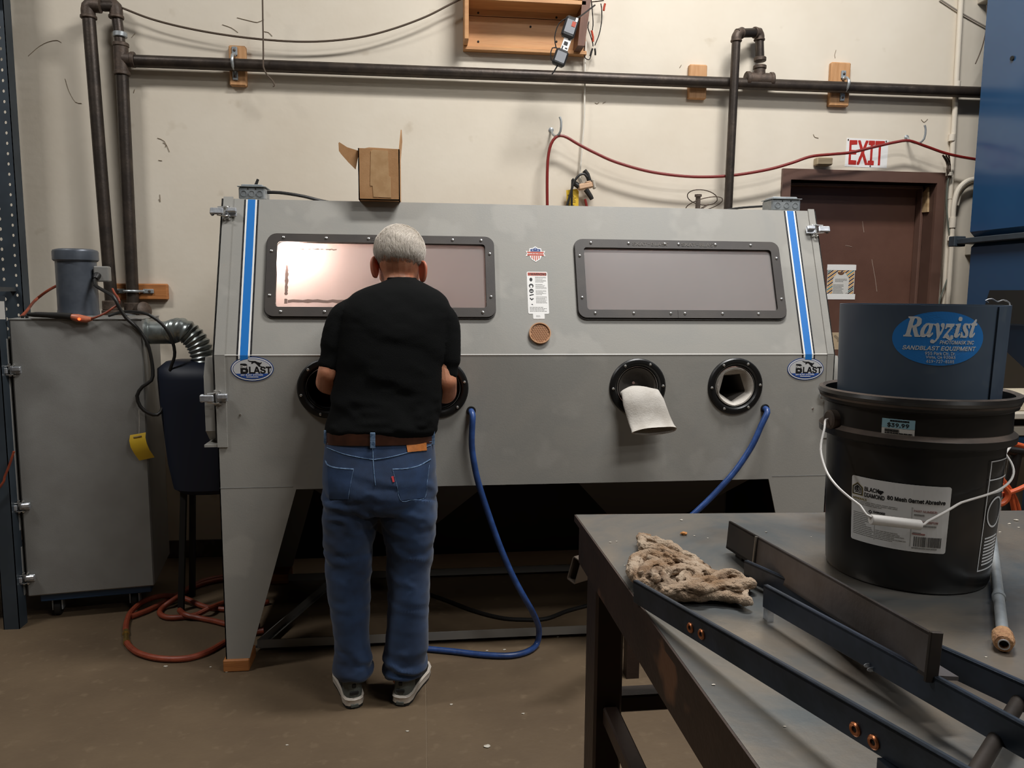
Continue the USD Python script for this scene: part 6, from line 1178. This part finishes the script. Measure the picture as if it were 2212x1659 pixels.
wpart(bk, 'side_label', unary_union([sbox(0, 0, .07, .2).difference(sbox(.002, .002, .068, .198)), sbox(0, .14, .07, .142), sbox(0, .165, .07, .167)] + [sbox(.01, .01 + .006 * i, .06, .0125 + .006 * i) for i in range(9)] + [ell(.035, .105, .028, .028).difference(ell(.035, .105, .025, .025))]), .0002, m_silver, rb, sa - .05, .04, .01, 'outlined print on the right side')
zl, zr = at(1797, 906, Y=BC[1]), at(2183, 951, Y=BC[1])
for sx, zc in ((-1, zl[2] - ZT_), (1, zr[2] - ZT_ + .006)):
    part(bk, 'bail_ear', cyl(BC + V(sx * .15, 0, zc), BC + V(sx * .172, 0, zc), .018, n=18, ch=.003), m_dust)
bw = [BC + V(-.165, 0, zl[2] - ZT_), BC + V(-.178, -.003, zl[2] - ZT_)] + [at(x, y, Y=yy) for x, y, yy in ((1781, 925, 1.31), (1773, 970, 1.285), (1784, 1015, 1.25), (1806, 1048, 1.215), (1838, 1077, 1.185), (1858, 1092, 1.168), (1868, 1107, 1.158), (1882, 1117, 1.152), (1934, 1128, 1.146), (1988, 1135, 1.15), (2004, 1126, 1.152), (2045, 1104, 1.16), (2090, 1076, 1.178), (2128, 1050, 1.205), (2156, 1015, 1.245), (2172, 980, 1.29), (2184, 958, 1.32))] + [BC + V(.178, -.003, zr[2] - ZT_ + .006), BC + V(.165, 0, zr[2] - ZT_ + .006)]
def outside(P_, r=.163):
    o = P_ - BC; q = math.hypot(o[0], o[1]); return P_ if q > r or o[2] > .32 else BC + V(o[0] * r / q, o[1] * r / q, o[2])
bws = spline(bw, .008); bws = np.array([q if i < 4 or i > len(bws) - 5 else outside(q) for i, q in enumerate(bws)])
g0_, g1_ = at(1881, 1122, Y=1.152), at(1988, 1134, Y=1.15); part(bk, 'bail', tube(bws, .0021, 8, sm=False), m_grip, 'white-coated wire bail'); part(bk, 'grip', cyl(g0_, g1_, .0085, n=20, ch=.001), m_grip, 'white plastic grip')
# blue pot standing in the bucket
rp = lambda z: .1285 + (.1405 - .1285) * (z - .012) / (.505 - .012)
pt_ = thing('blue_pot', 'dark blue steel pot with a bright oval company decal standing in the bucket', 'pot', BC + V(0, 0, .012))
part(pt_, 'shell', lathe([(0, .012), (rp(.012), .012), (rp(.505), .505), (rp(.505) - .004, .505), (rp(.02) - .004, .02), (0, .02)], BC, (0, 0, 1), 96, cap=False), m_pot)
sa, _ = chit(2146, 760, .139)
part(pt_, 'side_seam', wrap(plate(sbox(0, .3, .022, .503), 0, .003, .02), rp, min(sa, 1.25), 0), m_pot)
oa, oz = chit(2030, 731, .1385); ea, _ = chit(1927, 731, .1385); ox_ = (oa - ea) * .1385; ozt = chit(2030, 673, .1385)[1]; ozb = chit(2030, 790, .1385)[1]; oy_ = (ozt - ozb) / 2; oz = (ozt + ozb) / 2
ov = wpart(pt_, 'oval_decal', ell(0, 0, ox_, oy_), 0, m_oval, rp, oa, oz, .008, 'bright blue oval decal')
def fit(sh, x0, x1, y0, h=None):
    b_ = sh.bounds; sh = affinity.translate(sh, -b_[0], -b_[1]); w_ = b_[2] - b_[0]; hh = b_[3] - b_[1]; return affinity.translate(affinity.scale(sh, (x1 - x0) / w_, (h or hh) / hh, origin=(0, 0)), x0, y0)
rz = fit(words('\U0001D479\U0001D482\U0001D49A\U0001D49B\U0001D48A\U0001D494\U0001D495', .03, font='NotoSansMath-Regular', bold=1), -.76 * ox_, .80 * ox_, -.18 * oy_, 1.0 * oy_)
tx2 = unary_union([rz, fit(words('PHOTOMASK INC', .008, bold=2, shear=.18), -.05 * ox_, .72 * ox_, -.17 * oy_ - .0, .135 * oy_) if 0 else fit(words('PHOTOMASK INC', .008, bold=2, shear=.18), .0 * ox_, .76 * ox_, -.2 * oy_, .14 * oy_), fit(words('SANDBLAST EQUIPMENT', .01, bold=2, shear=.2), -.76 * ox_, .82 * ox_, -.45 * oy_, .17 * oy_),
                   fit(words('955 Park Ctr. Dr.', .007, bold=1), -.28 * ox_, .36 * ox_, -.61 * oy_, .12 * oy_), fit(words('Vista, Ca 92083', .007, bold=1), -.26 * ox_, .36 * ox_, -.76 * oy_, .12 * oy_), fit(words('619-727-8185', .007, bold=1), -.24 * ox_, .34 * ox_, -.9 * oy_, .11 * oy_)])
wpart(ov, 'lettering', tx2, .0004, m_silver, rp, oa, oz)
cpp = BC + V(.137, -.03, .505)
part(pt_, 'hairpin_clip', tube([cpp + V(-.028, .0, .004), cpp + V(-.035, -.002, .008), cpp + V(-.025, -.004, .011), cpp + V(-.01, 0, .006), cpp + V(.004, .003, .009), cpp + V(.014, .0, .004), cpp + V(.012, -.004, -.006), cpp + V(.006, -.004, -.016)], .0013, 6, step=.004), m_chrome)
part(pt_, 'lug', lathe([(.006, 0), (.014, 0), (.014, .006), (.006, .006), (.006, 0)], BC + V(.143, .0, .488), (0, -1, .1), 20, cap=False), m_navyd)

# ================================================================== blue machine and the right background
MX = 3.05
zf = at(2108, 527, Y=4.05)[2]; zb_ = at(2165, 702, X=MX)[2]
mc_ = thing('blue_machine', 'tall glossy blue steel hopper machine at the right edge', 'machine', (3.7, 3.2, 0))
part(mc_, 'upper_body', bx((MX, 2.3, zf + .03), (4.4, 4.07, 3.6), .035), m_machine, smooth=40)
part(mc_, 'lower_body', bx((MX + .01, 2.3, zb_), (4.4, 4.05, zf), .02), m_machine2)
part(mc_, 'flange', cat(bx((MX - .035, 2.25, zf), (4.42, 4.1, zf + .03), .003), bx((MX - .05, 4.09, zf - .012), (MX + .02, 4.14, zf + .045), .003)), m_rack)
p0_, p1_ = at(2137, 627, X=MX), at(2124, 664, X=MX)
part(mc_, 'dark_panel', prism(Polygon([(-p0_[1], p0_[2]), (-2.32, p0_[2]), (-2.32, zb_ + .01), (-p1_[1] - .02, zb_ + .01)]), (MX + .0095, 0, 0), (0, -1, 0), (0, 0, 1), .008), m_gap, 'dark side panel')  # black panel on the left side of the machine
part(mc_, 'bolt', cyl((MX - .008, at(2188, 126, X=MX)[1], at(2188, 126, X=MX)[2]), (MX + .01, at(2188, 126, X=MX)[1], at(2188, 126, X=MX)[2]), .012, n=10), m_gap)
part(mc_, 'funnel', loft([np.array([(MX + .05, 2.35, zb_), (4.38, 2.35, zb_), (4.38, 4.0, zb_), (MX + .05, 4.0, zb_)], float), np.array([(3.6, 3.0, .55), (3.9, 3.0, .55), (3.9, 3.3, .55), (3.6, 3.3, .55)], float)]), m_machine2)
for x, y in ((4.3, 2.4), (4.3, 3.95), (3.5, 3.95), (3.5, 2.4)): part(mc_, 'leg', bx((x, y, 0), (x + .07, y + .07, zb_ + .01)), m_machine2)
part(mc_, 'hose_loop', tube([at(x, y, Y=2.9) for x, y in ((2158, 735), (2168, 742), (2172, 752), (2160, 760), (2170, 764), (2166, 772), (2156, 772))], .006, 7), m_dust)
zt_ = at(2180, 893, Y=3.3)[2]; xb_ = at(2164, 900, Y=3.3)[0]
bw_ = .44
bn = thing('side_bench', 'pale grey bench with a dark gap under its top behind the bucket', 'bench', (xb_ + .4, 3.5, 0))
part(bn, 'bench_top', bx((xb_, 3.3, zt_ - .03), (xb_ + bw_, 3.8, zt_), .004), m_pale)
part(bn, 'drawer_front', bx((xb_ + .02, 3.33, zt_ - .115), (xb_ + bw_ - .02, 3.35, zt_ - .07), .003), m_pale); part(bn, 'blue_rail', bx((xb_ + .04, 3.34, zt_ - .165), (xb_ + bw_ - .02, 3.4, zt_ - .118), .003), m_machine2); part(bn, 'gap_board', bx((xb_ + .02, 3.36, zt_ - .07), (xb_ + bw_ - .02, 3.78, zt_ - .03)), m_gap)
for x in (xb_ + .04, xb_ + bw_ - .09):
    for y in (3.36, 3.72): part(bn, 'leg', bx((x, y, 0), (x + .05, y + .05, zt_ - .03)), m_bench)
a = at(2190, 850, Y=3.36); single('storage_box', 'small cream box on the bench at the right edge', 'box', bx((a[0], 3.36, zt_), (a[0] + .25, 3.56, a[2]), .005), M('cream_box', '#c9bda6', .6))
a = at(2178, 858, Y=3.32); single('wood_offcut', 'narrow tan wood offcut standing beside the cream box', 'wood block', bx((a[0], 3.33, zt_), (a[0] + .025, 3.36, a[2]), .002), m_shelf)
YO = 2.4
ht = at(2205, 974, Y=YO); hb = at(2176, 1075, Y=YO)
t = thing('hand_truck', 'black hand truck handle behind the bucket at the right edge', 'hand truck', (hb[0], YO, 0))
part(t, 'handle', tube([at(2158, 968, Y=YO), at(2180, 974, Y=YO), at(2210, 978, Y=YO), at(2235, 975, Y=YO)], .016, 14, rr=[.01, .016, .018]), m_black)
part(t, 'stem', tube([at(2196, 980, Y=YO), at(2180, 1060, Y=YO), V(hb[0], YO, .5), V(hb[0], YO, .05)], .018, 14, sm=False), m_black)
part(t, 'base', bx((hb[0] - .15, YO - .1, 0), (hb[0] + .3, YO + .2, .05), .01), m_black)
t = thing('orange_cord', 'bright orange extension cord looped over the hand truck handle behind the bucket', 'cord', at(2180, 1050, Y=YO))
O_ = lambda q, dy=-.03, r=.0085, nm='cord_loop': part(t, nm, tube([at(x, y, Y=YO + dy) for x, y in q], r, 9), m_cordorange)
O_([(2260, 975), (2212, 964), (2185, 958), (2160, 962), (2150, 985), (2152, 1010), (2165, 1035), (2185, 1062), (2198, 1092), (2205, 1130)]); O_([(2146, 1034), (2160, 1046), (2178, 1060), (2186, 1080), (2192, 1110)], -.045); O_([(2138, 1068), (2160, 1069), (2185, 1063), (2215, 1050), (2250, 1030)], -.06); O_([(2138, 1088), (2158, 1090), (2172, 1082), (2178, 1068), (2170, 1054), (2152, 1040)], -.075, .01)
